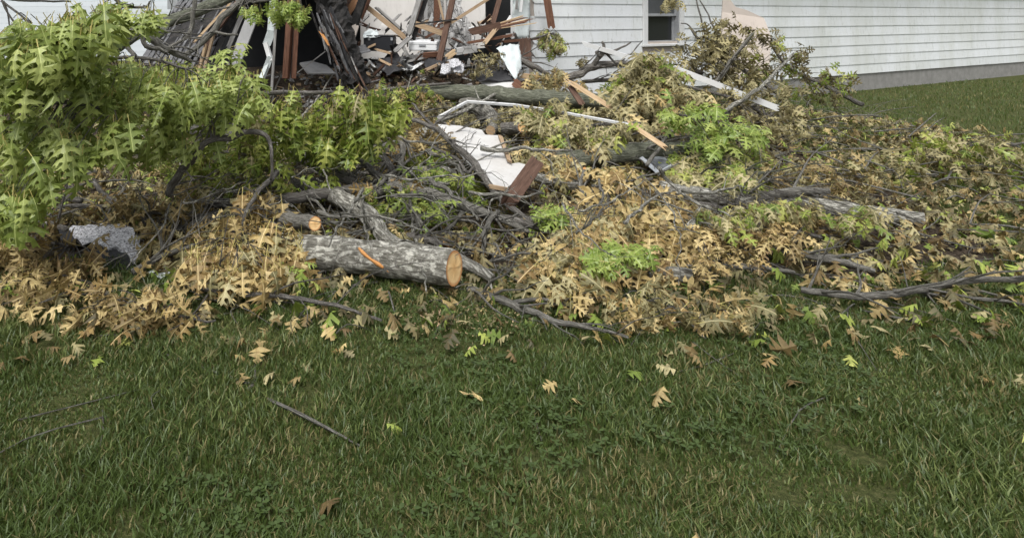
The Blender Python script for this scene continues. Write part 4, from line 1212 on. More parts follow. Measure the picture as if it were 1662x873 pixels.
# the broken crown: many thin pale branches through the middle
crown = empty('broken_treetop', P(470, 250, 6.0), 'tangle of thin pale grey branches of the fallen crown, in the middle', 'branches')
rk = random.Random(77)
for i in range(84):
    if i < 62: x, y = rk.uniform(270, 800), rk.uniform(195, 350)
    else: x, y = rk.uniform(880, 1180), rk.uniform(170, 380)
    an = rk.choice((rk.uniform(-.2, .75), rk.uniform(-.2, .75), rk.uniform(.9, 1.9), rk.uniform(-.9, -.2)))
    L = rk.uniform(70, 210)
    r = rk.choice((1.1, 1.5, 2, 2.4, 3.2, 4.2))
    up = rk.uniform(.16, .52)
    Y0 = (H - up) * F / (y - HY)
    Y0 = min(Y0, 7.8)
    sp, k_ = [], 5
    cx, cy, Yc = x, y, Y0
    for j in range(k_):
        sp.append((cx, cy, Yc, r * (1 - .16 * j)))
        an += rk.uniform(-.33, .33)
        cx += math.cos(an) * L / k_; cy += math.sin(an) * L / k_
        Yc *= (1 - .004 * math.sin(an) * L / k_) if rk.random() < .8 else rk.uniform(.97, 1.03)
    pts, rad = px_path(sp)
    for p in pts: p.z = max(p.z, g(p.x, p.y) + .05)
    ac = Acc()
    V, Fc, UV, pp, rr_ = tube(pts, rad, 8, 4, .1, .02, i * .37)
    ac.add(V, Fc, UV)
    for _ in range(rk.randint(2, 5)):
        q = rk.randrange(2, len(pp) - 1)
        v = ((pp[q] - pp[q - 1]).normalized() + Vector((rk.uniform(-.8, .8), rk.uniform(-.8, .5), rk.uniform(-.4, .8)))).normalized() * rk.uniform(.08, .35)
        e = pp[q] + v; e.z = max(e.z, g(e.x, e.y) + .03)
        V, Fc, UV, _, _ = tube([pp[q], pp[q] + v * .5 + Vector((0, 0, rk.uniform(-.02, .03))), e], [rr_[q] * .55, rr_[q] * .4, rr_[q] * .2], 5, 3, .1, .01, i * .2)
        ac.add(V, Fc, UV)
    mk('branch', ac.v, ac.f, rk.choice(('bark', 'bark_log', 'bark_log')), crown, True, ac.u)

# ---------------------------------------------------------------- oak leaves
HALF = [(.02, .03), (.10, .05), (.25, .07), (.165, .14), (.21, .185), (.10, .195), (.05, .25), (.07, .31), (.20, .30), (.34, .325), (.50, .385), (.35, .42), (.40, .52), (.27, .455), (.12, .46), (.052, .53), (.075, .60), (.20, .62), (.40, .74), (.27, .72), (.25, .83), (.15, .72), (.06, .76), (.07, .82), (.20, .91), (.085, .90)]


def leaf_mesh(name, mat, curl, fold, twist, rnd, lite=False):
    half = HALF if not lite else [HALF[i] for i in (0, 2, 6, 10, 12, 15, 18, 22, 24)]
    mid = [0.0, .25, .5, .75, 1.0]
    V, Fc = [], []
    PB = .30
    for sgn in (1, -1):
        jit = [(x * rnd.uniform(.82, 1.18), y + rnd.uniform(-.018, .018)) for x, y in half]
        poly = [(0, 0)] + jit + [(0, 1.0)] + [(0, m) for m in reversed(mid[1:-1])]
        pts = [Vector((x * sgn, y, 0)) for x, y in poly]
        tri = tessellate_polygon([pts])
        o = len(V)
        for p in pts:
            ax = abs(p.x)
            z = -curl * p.y ** 2 + fold * ax + 0.9 * fold * ax * ax * 2 * math.sin(p.y * 9 + rnd.uniform(0, 1)) - curl * 1.1 * ax * ax * 2.2
            tw = twist * (p.y - .3)
            x, z2 = p.x * math.cos(tw) - z * math.sin(tw), p.x * math.sin(tw) + z * math.cos(tw)
            V.append((x, p.y * (1 - .25 * abs(curl) * p.y) + PB, z2))
        for t_ in tri:
            a, b, c = t_
            if (pts[b] - pts[a]).cross(pts[c] - pts[a]).z < 0: a, c = c, a
            Fc.append((a + o, b + o, c + o))
    mi = [0] * len(Fc)
    if not lite:
        o = len(V)
        w = .012
        for y, z in ((0, .05 * curl), (PB, 0)):
            V += [(-w, y, z), (w, y, z), (0, y, z - w * 1.6)]
        Fc += [(o, o + 1, o + 4, o + 3), (o + 1, o + 2, o + 5, o + 4), (o + 2, o, o + 3, o + 5)]
        mi += [1, 1, 1]
    if name is None:
        return np.array(V), Fc
    me = bpy.data.meshes.new(name)
    me.from_pydata(V, [], Fc)
    me.materials.append(M[mat]); me.materials.append(M['petiole'])
    me.polygons.foreach_set('material_index', np.array(mi, dtype=np.int32))
    me.update()
    return me


rl = random.Random(5)
LEAF = {}
for pal, cv, fo in (('leaf_green', (.05, .75), (.0, .5)), ('leaf_midgreen', (.05, .8), (.0, .55)), ('leaf_lime', (.05, .6), (.0, .45)), ('leaf_olive', (.2, .75), (.15, .6)),
                    ('leaf_olivedark', (.2, .8), (.15, .7)), ('leaf_tan', (.15, .65), (.1, .5)), ('leaf_dulltan', (.15, .7), (.1, .6))):
    LEAF[pal] = [leaf_mesh('oak_leaf', pal, rl.uniform(*cv), rl.uniform(*fo) * rl.choice((1, 1, -.6)), rl.uniform(-.6, .6), rl) for _ in range(12)]

ZUP = Vector((0, 0, 1))


def leaf_frame(mode, rnd):
    an = rnd.uniform(0, 2 * math.pi)
    rad = Vector((math.cos(an), math.sin(an), 0))
    if mode == 'hang':
        d = rad * rnd.uniform(.15, .95) + Vector((0, -.12, -rnd.uniform(.5, 1.1)))
        n = rad * .9 + ZUP * rnd.uniform(.1, .9) + Vector((0, -.45, 0))
    elif mode == 'drape':                             # bunches slumped on the heap, faces up and out
        d = rad * rnd.uniform(.45, 1) + Vector((0, -.3, -rnd.uniform(.05, .75)))
        n = ZUP * rnd.uniform(.5, 1.1) + Vector((rnd.uniform(-.5, .5), -rnd.uniform(.2, 1.1), 0)) + rad * .3
    elif mode == 'flat':
        d = rad + Vector((0, 0, rnd.uniform(-.5, .25)))
        n = ZUP + Vector((rnd.uniform(-.5, .5), rnd.uniform(-.7, .3), 0))
    elif mode == 'side':                              # stiff sprays held out level
        d = rad * rnd.uniform(.5, 1) + Vector((-.5, -.1, rnd.uniform(-.55, .2)))
        n = ZUP + Vector((rnd.uniform(-.4, .4), rnd.uniform(-.9, -.1), 0))
    else:
        d = rad * rnd.uniform(.2, 1) + Vector((0, 0, rnd.uniform(-1.0, .45)))
        n = Vector((rnd.uniform(-1, 1), rnd.uniform(-1.2, .6), rnd.uniform(-.1, 1)))
    d.normalize()
    n = n - d * n.dot(d)
    if n.length < 1e-3: n = d.orthogonal()
    n.normalize()
    x = d.cross(n)
    return Matrix((x, d, n)).transposed()


def near_on(path, p):
    b, bd = path[0], 1e9
    for q in path:
        dd = (q - p).length
        if dd < bd: b, bd = q, dd
    return b


# what lies bare in view: no leaf cluster grows through or before it
KEEP = [(175, 392, 50, 30, 5.0), (737, 428, 36, 32, 4.6), (600, 412, 115, 34, 4.6), (500, 362, 34, 18, 5.0), (775, 255, 70, 55, 7.3), (800, 152, 95, 15, 9.2), (1000, 250, 62, 17, 7.4),
        (845, 302, 34, 34, 6.3), (1062, 266, 32, 20, 6.8), (1130, 399, 75, 6, 5.0), (965, 158, 42, 26, 8.3), (1046, 218, 48, 28, 7.3), (852, 208, 26, 16, 8.0),
        (600, 345, 60, 36, 5.4), (700, 315, 70, 18, 5.4), (660, 340, 26, 40, 5.4), (900, 297, 45, 13, 6.4), (500, 262, 50, 26, 6.0), (1150, 130, 60, 16, 8.9), (620, 95, 130, 30, 9.4), (620, 270, 60, 32, 6.0), (790, 355, 70, 30, 5.2), (400, 326, 90, 10, 5.2), (345, 212, 40, 12, 6.2), (235, 62, 50, 34, 7.0), (665, 122, 95, 18, 9.4)]


def bare(px, py, Y):
    return any(Y < k[4] and ((px - k[0]) / k[2]) ** 2 + ((py - k[1]) / k[3]) ** 2 < 1 for k in KEEP)


def bough(name, label, spec, sprays, pal, size, mode='hang', bark='bark_dark', per=(4, 8), group=None, forks=(), seed=1, cat='leafy branch', alt=None, altp=0.0, free=False, lift=.10):
    """a leafy fallen bough: Empty > limb, twigs, every leaf"""
    rnd = random.Random(seed)
    seedc[0] += .93
    pts, rads = px_path(spec)
    root = empty(name, pts[0], label, cat, group)
    V, Fc, UV, path, _ = tube(pts, rads, 8, 5, .08, .015, seedc[0])
    mk('limb', V, Fc, bark, root, True, UV)
    allp = list(path)
    for f in forks:
        p2, r2 = px_path(f)
        V, Fc, UV, pp, _ = tube(p2, r2, 6, 4, .08, .01, seedc[0] + .3)
        mk('fork', V, Fc, bark, root, True, UV)
        allp += pp
    tw = Acc()
    base = Vector(root.location)
    cnt = 0
    for (cx, cy, rx, ry, y0, y1, n) in sprays:
        left = n
        while left > 0:
            a = rnd.uniform(0, 6.2832); q = math.sqrt(rnd.random())
            px, py = cx + rx * q * math.cos(a), cy + ry * q * math.sin(a)
            Y = rnd.uniform(y0, y1)
            if not free and bare(px, py, Y):
                left -= 2
                continue
            p = P(px, py, Y)
            for _ in range(24):                        # rest on the heap: nearer along the line of sight, higher up
                if p.z > g(p.x, p.y) + lift: break
                Y *= .99
                p = P(px, py, Y)
            p.z = max(p.z, g(p.x, p.y) + .03)
            if not free and bare(px, py, Y):
                left -= 2
                continue
            k = min(left, rnd.randint(*per))
            left -= k
            src = near_on(allp, p)
            src2 = (src + p) * .5 + Vector((rnd.uniform(-.03, .03), rnd.uniform(-.03, .03), rnd.uniform(0, .06)))
            if (src - p).length > .02:
                V, Fc, UV, _, _ = tube([src, src2, p], [.0045, .0035, .0022], 4, 3, .1, 0, px, False)
                tw.add(V, Fc, UV)
            for _ in range(k):
                fr = leaf_frame(mode, rnd)
                s = size * Y / F * rnd.uniform(.52, 1.18)
                o = bpy.data.objects.new('leaf', rnd.choice(LEAF[alt if (alt and rnd.random() < altp) else pal]))
                o.rotation_mode = 'QUATERNION'
                o.rotation_quaternion = fr.to_quaternion()
                o.location = p + Vector((rnd.uniform(-.5, .5), rnd.uniform(-.5, .5), rnd.uniform(-.35, .35))) * s * .7 - base
                o.scale = (s * rnd.uniform(.8, 1.1), s, s)
                COL.objects.link(o)
                o.parent = root
                cnt += 1
    if tw.v:
        t_ = mk('twigs', tw.v, tw.f, bark, root, True, tw.u)
        t_['kind'] = 'stuff'
    return root


# left, still green
bough('leafy_bough', 'drooping green oak bough at the upper left with the biggest leaves', [(-60, 90, 4.2, 3.5), (40, 60, 4.2, 3), (110, 35, 4.2, 2.5), (165, 45, 4.2, 2)],
      [(62, 62, 62, 46, 3.5, 4.0, 110), (135, 44, 62, 42, 3.6, 4.1, 120), (20, 85, 45, 45, 3.6, 4.1, 65)], 'leaf_green', 58, 'hang', seed=21,
      forks=[[(40, 60, 4.2, 2), (10, 15, 4.2, 1.6), (0, -10, 4.2, 1.2)], [(-30, -5, 4.2, 2), (50, 2, 4.2, 2), (115, 3, 4.2, 1.5)], [(2, 2, 4.1, 2), (25, 20, 4.1, 2), (52, 38, 4.1, 1.5)], [(6, 2, 4.3, 1.5), (15, 30, 4.3, 1.5), (16, 48, 4.3, 1)], [(-20, 150, 3.9, 2.5), (60, 118, 3.9, 2.5), (132, 84, 4.0, 2)]])
bough('leafy_bough', 'green oak spray hanging at the top above the grey limbs', [(170, -20, 4.9, 4), (200, 8, 4.9, 3), (240, 12, 4.9, 2)], [(185, 22, 32, 26, 4.7, 5.1, 71), (240, 8, 24, 12, 4.6, 4.9, 28)], 'leaf_green', 36, 'hang', seed=22)
bough('leafy_bough', 'green oak bough below the biggest leaves, left of the roof', [(40, 130, 4.4, 5), (140, 100, 4.4, 4), (220, 95, 4.4, 3), (300, 112, 4.4, 2)],
      [(110, 135, 80, 42, 4.0, 4.5, 110), (215, 125, 70, 38, 4.1, 4.6, 110), (300, 135, 48, 32, 4.2, 4.6, 70)], 'leaf_green', 46, 'hang', seed=23)
bough('leafy_bough', 'lower left green oak bough with pale hanging leaves', [(-60, 190, 4.2, 5), (40, 172, 4.2, 4), (130, 168, 4.1, 3), (190, 190, 4.1, 2)],
      [(60, 225, 75, 55, 3.7, 4.2, 110), (145, 210, 60, 45, 3.8, 4.2, 80), (40, 285, 60, 38, 3.6, 4.1, 80)], 'leaf_green', 52, 'hang', seed=24)
bough('leafy_bough', 'green oak bough reaching right to the dark arched branch', [(170, 165, 4.9, 4), (260, 150, 4.8, 4), (340, 150, 4.8, 3), (410, 160, 4.8, 2)],
      [(240, 195, 70, 50, 4.5, 5.0, 110), (330, 165, 70, 45, 4.5, 5.0, 110), (390, 135, 45, 28, 4.5, 5.0, 60)], 'leaf_green', 42, 'hang', seed=25)
bough('leafy_bough', 'yellowish green oak bough in the middle before the gap', [(380, 160, 5.5, 4), (460, 150, 5.4, 4), (540, 152, 5.4, 3), (630, 165, 5.4, 2)],
      [(460, 175, 75, 35, 5.1, 5.6, 110), (560, 170, 75, 32, 5.1, 5.6, 120), (615, 170, 42, 32, 5.1, 5.5, 60)], 'leaf_midgreen', 38, 'hang', seed=26, alt='leaf_olive', altp=.08)
bough('leafy_bough', 'darker green oak spray hanging below the middle bough', [(540, 175, 5.6, 3), (570, 195, 5.5, 2.5), (590, 220, 5.5, 2)],
      [(560, 215, 60, 40, 5.2, 5.7, 135), (515, 225, 40, 45, 5.2, 5.7, 75), (530, 262, 25, 20, 5.2, 5.6, 30)], 'leaf_midgreen', 33, 'hang', seed=27)
bough('leafy_bough', 'green leaves under the dark arched branch', [(280, 260, 5.6, 3), (350, 245, 5.5, 3), (440, 260, 5.5, 2)],
      [(330, 270, 70, 36, 5.1, 5.8, 125), (440, 270, 50, 36, 5.1, 5.8, 87), (400, 240, 60, 30, 5.2, 5.8, 75)], 'leaf_midgreen', 29, 'wild', seed=28, alt='leaf_olive', altp=.12)
bough('leafy_bough', 'bright green oak spray hanging over the black gap', [(520, -30, 6.0, 3), (470, -8, 6.0, 2.5), (410, 5, 6.0, 2)],
      [(445, 12, 52, 17, 5.8, 6.2, 120), (478, 14, 24, 16, 5.8, 6.2, 36)], 'leaf_lime', 20, 'hang', seed=29)
bough('leafy_bough', 'small green sprig standing before the grey fascia board', [(372, 150, 5.2, 2.5), (374, 110, 5.2, 2), (376, 85, 5.2, 1.5)], [(376, 85, 9, 7, 5.1, 5.3, 9), (365, 115, 22, 16, 5.0, 5.3, 30)], 'leaf_green', 30, 'side', seed=30)
bough('leafy_bough', 'yellow green leaf fringe along the rubble before the opened room', [(600, 150, 8.6, 3), (660, 142, 8.6, 3), (730, 135, 8.6, 2)],
      [(640, 148, 50, 12, 7.6, 8.2, 70), (715, 122, 35, 12, 8.4, 8.9, 30), (690, 155, 22, 10, 7.6, 8.2, 25)], 'leaf_midgreen', 17, 'wild', seed=31, alt='leaf_tan', altp=.25)
bough('leafy_bough', 'yellow green leaves behind the grey limbs at the roof foot', [(180, 130, 6.4, 2.5), (230, 108, 6.4, 2), (300, 105, 6.4, 1.5)], [(235, 110, 60, 20, 6.0, 6.6, 90), (300, 105, 30, 14, 6.0, 6.5, 30)], 'leaf_midgreen', 30, 'hang', seed=32)
# tan bunch in front
bough('dry_bough', 'bunch of dry tan oak leaves leaning on the front log', [(450, 280, 4.9, 5), (420, 310, 4.6, 4), (400, 345, 4.4, 3), (390, 400, 4.3, 2)],
      [(420, 310, 36, 16, 4.5, 4.8, 32), (390, 360, 48, 36, 4.2, 4.6, 81), (340, 395, 45, 36, 4.1, 4.5, 68), (445, 385, 36, 40, 4.1, 4.45, 62), (390, 420, 60, 22, 4.0, 4.35, 43)], 'leaf_tan', 50, 'hang', seed=41, lift=.22, alt='leaf_olive', altp=.22)
bough('dry_bough', 'brown wilted oak leaves heaped left of the speckled shingle', [(-40, 400, 4.6, 4), (40, 390, 4.5, 3), (120, 400, 4.4, 2)],
      [(40, 410, 65, 32, 4.1, 4.7, 100), (110, 425, 50, 18, 4.1, 4.5, 50), (30, 375, 45, 16, 4.4, 4.9, 40)], 'leaf_dulltan', 36, 'wild', seed=42, alt='leaf_tan', altp=.2)
bough('dry_bough', 'olive brown oak leaves heaped above the speckled shingle', [(90, 335, 5.2, 4), (180, 335, 5.1, 3), (280, 350, 5.0, 2)],
      [(180, 345, 75, 22, 4.8, 5.3, 90), (270, 330, 60, 26, 4.9, 5.4, 80), (270, 385, 50, 30, 4.4, 4.9, 60)], 'leaf_dulltan', 34, 'wild', seed=43, alt='leaf_olive', altp=.35)
bough('leafy_bough', 'small bright green sprig at the left edge', [(-20, 370, 4.4, 2.5), (10, 362, 4.4, 2), (40, 360, 4.4, 1.5)], [(14, 362, 34, 12, 4.2, 4.5, 18)], 'leaf_lime', 40, 'flat', seed=44)
bough('leafy_bough', 'two bright green leaves low against the front log', [(500, 455, 4.1, 2), (495, 440, 4.1, 1.5), (480, 430, 4.1, 1)], [(482, 430, 14, 5, 4.08, 4.14, 5)], 'leaf_lime', 26, 'side', seed=45, free=True)
# middle ground
bough('leafy_bough', 'green and tan leaves below the arching smooth limb', [(590, 320, 5.4, 3), (640, 335, 5.3, 2.5), (700, 350, 5.2, 2)],
      [(640, 320, 45, 30, 5.0, 5.6, 70), (712, 345, 24, 18, 4.9, 5.2, 36), (640, 385, 50, 16, 4.6, 5.0, 47), (590, 355, 36, 24, 4.8, 5.3, 42)], 'leaf_lime', 28, 'wild', seed=46, alt='leaf_tan', altp=.45)
bough('leafy_bough', 'green leaves between the thin branches left of the panel', [(690, 290, 5.9, 3), (740, 290, 5.8, 2.5), (800, 305, 5.6, 2)],
      [(755, 292, 46, 22, 5.4, 6.0, 112), (700, 262, 40, 22, 5.6, 6.2, 75)], 'leaf_lime', 24, 'wild', seed=47, alt='leaf_midgreen', altp=.5)
bough('dry_bough', 'tan curled leaves around the pale upright branch', [(600, 262, 6.2, 3), (650, 258, 6.2, 3), (700, 252, 6.2, 2)],
      [(660, 250, 50, 30, 5.9, 6.6, 70), (690, 225, 40, 24, 6.2, 6.8, 50), (720, 240, 36, 20, 6.0, 6.6, 40)], 'leaf_dulltan', 23, 'wild', seed=48, alt='leaf_tan', altp=.35)
bough('dry_bough', 'wilted olive sprigs hanging over the large white panel', [(720, 200, 6.9, 2.5), (770, 215, 6.7, 2), (830, 255, 6.3, 1.6), (860, 262, 6.3, 1.5)],
      [(776, 226, 16, 12, 6.6, 6.8, 24), (742, 222, 20, 14, 6.6, 6.9, 22), (813, 268, 16, 9, 5.9, 6.1, 18), (838, 252, 14, 14, 6.1, 6.3, 20)], 'leaf_olive', 19, 'hang', seed=49, alt='leaf_tan', altp=.2, free=True)
bough('dry_bough', 'olive leaves on the ground before the mossy trunk', [(740, 195, 8.2, 2.5), (790, 190, 8.0, 2), (880, 180, 8.0, 2)],
      [(750, 192, 36, 14, 7.7, 8.4, 60), (700, 175, 40, 14, 8.0, 8.8, 50), (840, 190, 45, 16, 7.7, 8.3, 60)], 'leaf_olive', 17, 'wild', seed=50)
bough('dry_bough', 'pale tan leaf bunch at the foot of the white siding', [(850, 150, 8.9, 3), (880, 130, 8.9, 2.5), (920, 130, 8.9, 2)],
      [(888, 122, 26, 18, 8.6, 9.1, 75), (930, 140, 40, 16, 8.5, 9.0, 75), (900, 150, 30, 10, 8.4, 8.8, 30)], 'leaf_olive', 19, 'hang', seed=51, alt='leaf_tan', altp=.4)
bough('dry_bough', 'olive leaf mass right of the large white panel', [(850, 200, 7.6, 3), (920, 205, 7.5, 3), (1000, 215, 7.4, 2)],
      [(900, 190, 60, 22, 7.2, 7.9, 100), (985, 200, 60, 26, 7.1, 7.8, 100), (935, 225, 50, 16, 6.9, 7.5, 70)], 'leaf_olive', 24, 'wild', seed=52, lift=.2, alt='leaf_olivedark', altp=.35)
bough('dry_bough', 'pale wilted bunch hanging over the left end of the grey trunk', [(900, 215, 6.9, 2.5), (890, 235, 6.7, 2.5), (920, 255, 6.6, 2)],
      [(885, 245, 32, 22, 6.3, 6.8, 65), (915, 265, 36, 16, 6.3, 6.7, 50), (955, 238, 24, 14, 6.4, 6.8, 32), (905, 283, 26, 10, 6.1, 6.4, 22)], 'leaf_olive', 32, 'drape', seed=53, lift=.2, alt='leaf_tan', altp=.45)
bough('leafy_bough', 'fresh green sprigs between the grey limbs below the white panel', [(620, 300, 5.6, 2.5), (720, 330, 5.3, 2), (800, 360, 5.0, 1.5)],
      [(640, 330, 40, 22, 4.9, 5.4, 40), (715, 345, 30, 18, 4.8, 5.2, 34), (760, 300, 44, 18, 5.2, 5.7, 44), (690, 285, 40, 14, 5.4, 5.9, 36)], 'leaf_lime', 30, 'side', seed=81, free=True, alt='leaf_midgreen', altp=.5)
bough('leafy_bough', 'fresh green sprigs scattered right of the white panel', [(880, 230, 7.2, 2.5), (980, 225, 7.1, 2), (1040, 215, 7.0, 1.5)],
      [(900, 225, 40, 16, 6.8, 7.3, 34), (985, 222, 30, 14, 6.7, 7.2, 40), (1010, 150, 24, 14, 7.8, 8.4, 34), (950, 175, 34, 12, 7.6, 8.2, 26)], 'leaf_midgreen', 21, 'side', seed=82, alt='leaf_lime', altp=.3)
bough('dry_bough', 'raised wilted olive bough right of the orange tipped stick', [(900, 240, 6.9, 3), (960, 205, 6.9, 3), (1040, 200, 6.9, 2)],
      [(930, 205, 50, 22, 6.5, 7.2, 75), (1010, 205, 50, 22, 6.4, 7.1, 75), (890, 180, 40, 16, 7.0, 7.7, 45)], 'leaf_olive', 28, 'drape', seed=83, lift=.34, alt='leaf_midgreen', altp=.25)
bough('dry_bough', 'raised olive and green bough behind the pale grey trunk', [(1090, 300, 6.4, 3), (1150, 275, 6.4, 3), (1230, 270, 6.4, 2)],
      [(1120, 275, 50, 16, 6.0, 6.6, 60), (1190, 280, 45, 18, 5.9, 6.5, 60), (1180, 345, 50, 16, 5.2, 5.7, 50), (1260, 332, 80, 14, 5.2, 5.5, 60), (1400, 345, 70, 12, 5.1, 5.4, 40)], 'leaf_olive', 30, 'drape', seed=84, lift=.3, alt='leaf_midgreen', altp=.4)
# right
bough('dry_bough', 'tall heap of pale olive oak leaves below the house window', [(1010, 180, 8.2, 4), (1040, 140, 8.1, 3.5), (1075, 100, 8.0, 2.5)],
      [(1055, 110, 48, 24, 7.6, 8.3, 130), (1060, 140, 62, 20, 7.5, 8.2, 130)], 'leaf_olive', 31, 'drape', seed=54, alt='leaf_midgreen', altp=.15)
bough('dry_bough', 'pale olive oak leaves beneath the tall leaf heap', [(990, 200, 7.8, 4), (1050, 180, 7.7, 3), (1100, 165, 7.6, 2.5)],
      [(1050, 172, 62, 20, 7.2, 7.8, 130), (1055, 205, 50, 18, 7.0, 7.6, 90), (1110, 150, 30, 14, 7.3, 7.8, 40)], 'leaf_olive', 31, 'drape', seed=55, lift=.2, alt='leaf_tan', altp=.25)
bough('leafy_bough', 'green sprig in front of the white siding foot', [(980, 170, 8.9, 2), (990, 155, 8.9, 2), (998, 138, 8.9, 1.5)], [(992, 148, 24, 18, 8.7, 9.0, 60)], 'leaf_midgreen', 15, 'wild', seed=56)
bough('leafy_bough', 'wilted green bunch hanging below the brown hanging post', [(846, 68, 9.6, 2), (870, 62, 9.6, 2), (892, 55, 9.6, 1.5)], [(893, 66, 20, 22, 9.4, 9.8, 130), (880, 58, 18, 10, 9.4, 9.8, 35)], 'leaf_midgreen', 13, 'hang', seed=57, alt='leaf_olive', altp=.6)
bough('leafy_bough', 'bright lime green oak bough at the right with level leaves', [(1240, 215, 6.4, 4), (1190, 205, 6.4, 3), (1140, 195, 6.4, 2.5), (1100, 185, 6.4, 2)],
      [(1130, 185, 42, 10, 6.0, 6.9, 32), (1160, 205, 62, 12, 5.9, 6.9, 50), (1180, 228, 50, 12, 5.8, 6.7, 36), (1230, 212, 40, 12, 6.0, 6.9, 20), (1155, 172, 16, 8, 6.2, 6.6, 9)], 'leaf_lime', 31, 'side', seed=58, lift=.2, per=(3, 5))
bough('leafy_bough', 'duller green leaves under the lime green bough', [(1220, 262, 6.7, 3), (1150, 255, 6.7, 2.5), (1060, 250, 6.8, 2)],
      [(1100, 252, 48, 14, 6.4, 6.9, 70), (1160, 260, 50, 20, 6.3, 6.9, 100), (1220, 255, 40, 20, 6.4, 7, 60)], 'leaf_midgreen', 24, 'side', seed=59, lift=.2, alt='leaf_olive', altp=.2)
bough('dry_bough', 'yellow tan oak leaves heaped below the window screen', [(960, 330, 5.8, 4), (1000, 300, 5.7, 3), (1060, 290, 5.6, 2.5)],
      [(1015, 295, 52, 26, 5.3, 5.8, 110), (1020, 335, 60, 22, 5.1, 5.6, 100), (965, 345, 40, 20, 5.1, 5.5, 45)], 'leaf_tan', 44, 'drape', seed=60, lift=.18, alt='leaf_olive', altp=.5)
bough('dry_bough', 'tan oak leaves right of the bowed twig in front', [(850, 350, 5.2, 4), (900, 370, 5.0, 3.5), (960, 400, 4.8, 2.5)],
      [(915, 385, 50, 36, 4.6, 5.1, 77), (905, 425, 48, 18, 4.4, 4.8, 35), (965, 385, 40, 30, 4.7, 5.2, 56), (955, 428, 40, 14, 4.4, 4.8, 24)], 'leaf_tan', 46, 'drape', seed=61, lift=.18, alt='leaf_olive', altp=.5)
bough('dry_bough', 'tan oak leaf bunches around the grey stump piece', [(1060, 340, 5.7, 3), (1110, 350, 5.5, 3), (1140, 370, 5.3, 2)],
      [(1105, 330, 26, 12, 5.2, 5.5, 35), (1085, 372, 40, 18, 4.95, 5.3, 71), (1118, 378, 30, 12, 4.95, 5.2, 47), (1060, 345, 28, 16, 5.1, 5.5, 35), (1095, 300, 14, 10, 5.7, 6.0, 16)], 'leaf_tan', 42, 'drape', seed=62, lift=.18, alt='leaf_dulltan', altp=.35)
bough('dry_bough', 'orange tan leaf bunch hanging under the smooth cut limb', [(1062, 392, 4.85, 2), (1065, 405, 4.8, 2), (1072, 425, 4.75, 1.5)], [(1065, 420, 24, 20, 4.6, 4.85, 34), (1105, 410, 30, 10, 4.7, 4.9, 26)], 'leaf_tan', 40, 'drape', seed=63)
bough('leafy_bough', 'bright green sprig in front of the tan leaves, lower right', [(980, 450, 4.5, 2.5), (1005, 425, 4.6, 2), (1045, 395, 4.7, 1.6)], [(1000, 415, 36, 20, 4.5, 4.8, 70), (1035, 400, 18, 10, 4.6, 4.8, 22)], 'leaf_lime', 32, 'side', seed=64, free=True, lift=.22)
bough('leafy_bough', 'small bright green sprig above the tan leaves', [(870, 362, 5.3, 2), (890, 350, 5.3, 1.8), (915, 340, 5.3, 1.5)], [(895, 345, 25, 12, 5.1, 5.4, 51)], 'leaf_lime', 26, 'side', seed=65, free=True, lift=.2)
bough('dry_bough', 'dull brown leaf layer at the right between the grey limbs', [(1130, 375, 5.2, 3), (1200, 380, 5.1, 3), (1300, 385, 5.0, 2)],
      [(1180, 372, 45, 18, 4.9, 5.4, 84), (1180, 420, 50, 14, 4.5, 4.8, 48), (1260, 372, 55, 24, 4.9, 5.4, 84), (1290, 345, 50, 14, 5.2, 5.6, 48)], 'leaf_dulltan', 28, 'flat', seed=66, lift=.2, alt='leaf_tan', altp=.4)
bough('dry_bough', 'dark wilted brush against the house wall right of the window', [(1260, 150, 9.4, 4), (1200, 110, 9.4, 3.5), (1150, 80, 9.4, 2.5), (1120, 45, 9.4, 1.5)],
      [(1150, 85, 42, 30, 9.1, 9.7, 120), (1185, 60, 36, 34, 9.1, 9.7, 60), (1190, 105, 50, 26, 9.0, 9.6, 110)], 'leaf_olivedark', 22, 'wild', seed=67, alt='leaf_olive', altp=.5,
      forks=[[(1150, 80, 9.4, 1.8), (1140, 40, 9.4, 1.5), (1128, -8, 9.4, 1)], [(1165, 60, 9.4, 1.5), (1150, 25, 9.4, 1.2), (1135, 0, 9.4, 1)], [(1130, 55, 9.4, 1.5), (1115, 40, 9.4, 1), (1105, 38, 9.4, .8)]])
bough('dry_bough', 'small wilted tuft over the upper window sash', [(1140, -30, 9.6, 1.5), (1110, -8, 9.6, 1.3), (1095, 2, 9.6, 1)], [(1088, 2, 16, 6, 9.5, 9.7, 26)], 'leaf_olive', 14, 'hang', seed=68)
bough('dry_bough', 'small wilted tuft low left of the leafy heap by the wall', [(940, 112, 9.5, 1.2), (945, 104, 9.5, 1.2), (948, 98, 9.5, 1)], [(947, 102, 10, 8, 9.4, 9.6, 18)], 'leaf_olivedark', 13, 'wild', seed=69)
bough('dry_bough', 'olive leaves in the rubble below the gutter piece', [(770, 100, 9.2, 2), (795, 100, 9.2, 2), (812, 115, 9.1, 1.5)], [(795, 100, 22, 18, 8.9, 9.4, 70), (775, 115, 20, 8, 8.7, 9.0, 26)], 'leaf_olivedark', 13, 'wild', seed=70, alt='leaf_olive', altp=.4)
bough('dry_bough', 'dull olive leaves between trunk and white trim board, right', [(1250, 190, 7.8, 3), (1190, 160, 7.8, 3), (1110, 140, 7.8, 2)],
      [(1180, 150, 50, 14, 7.6, 8.2, 60), (1250, 165, 55, 26, 7.6, 8.3, 90), (1260, 210, 50, 22, 7.0, 7.8, 80)], 'leaf_olive', 22, 'wild', seed=71, lift=.2, alt='leaf_olivedark', altp=.4)
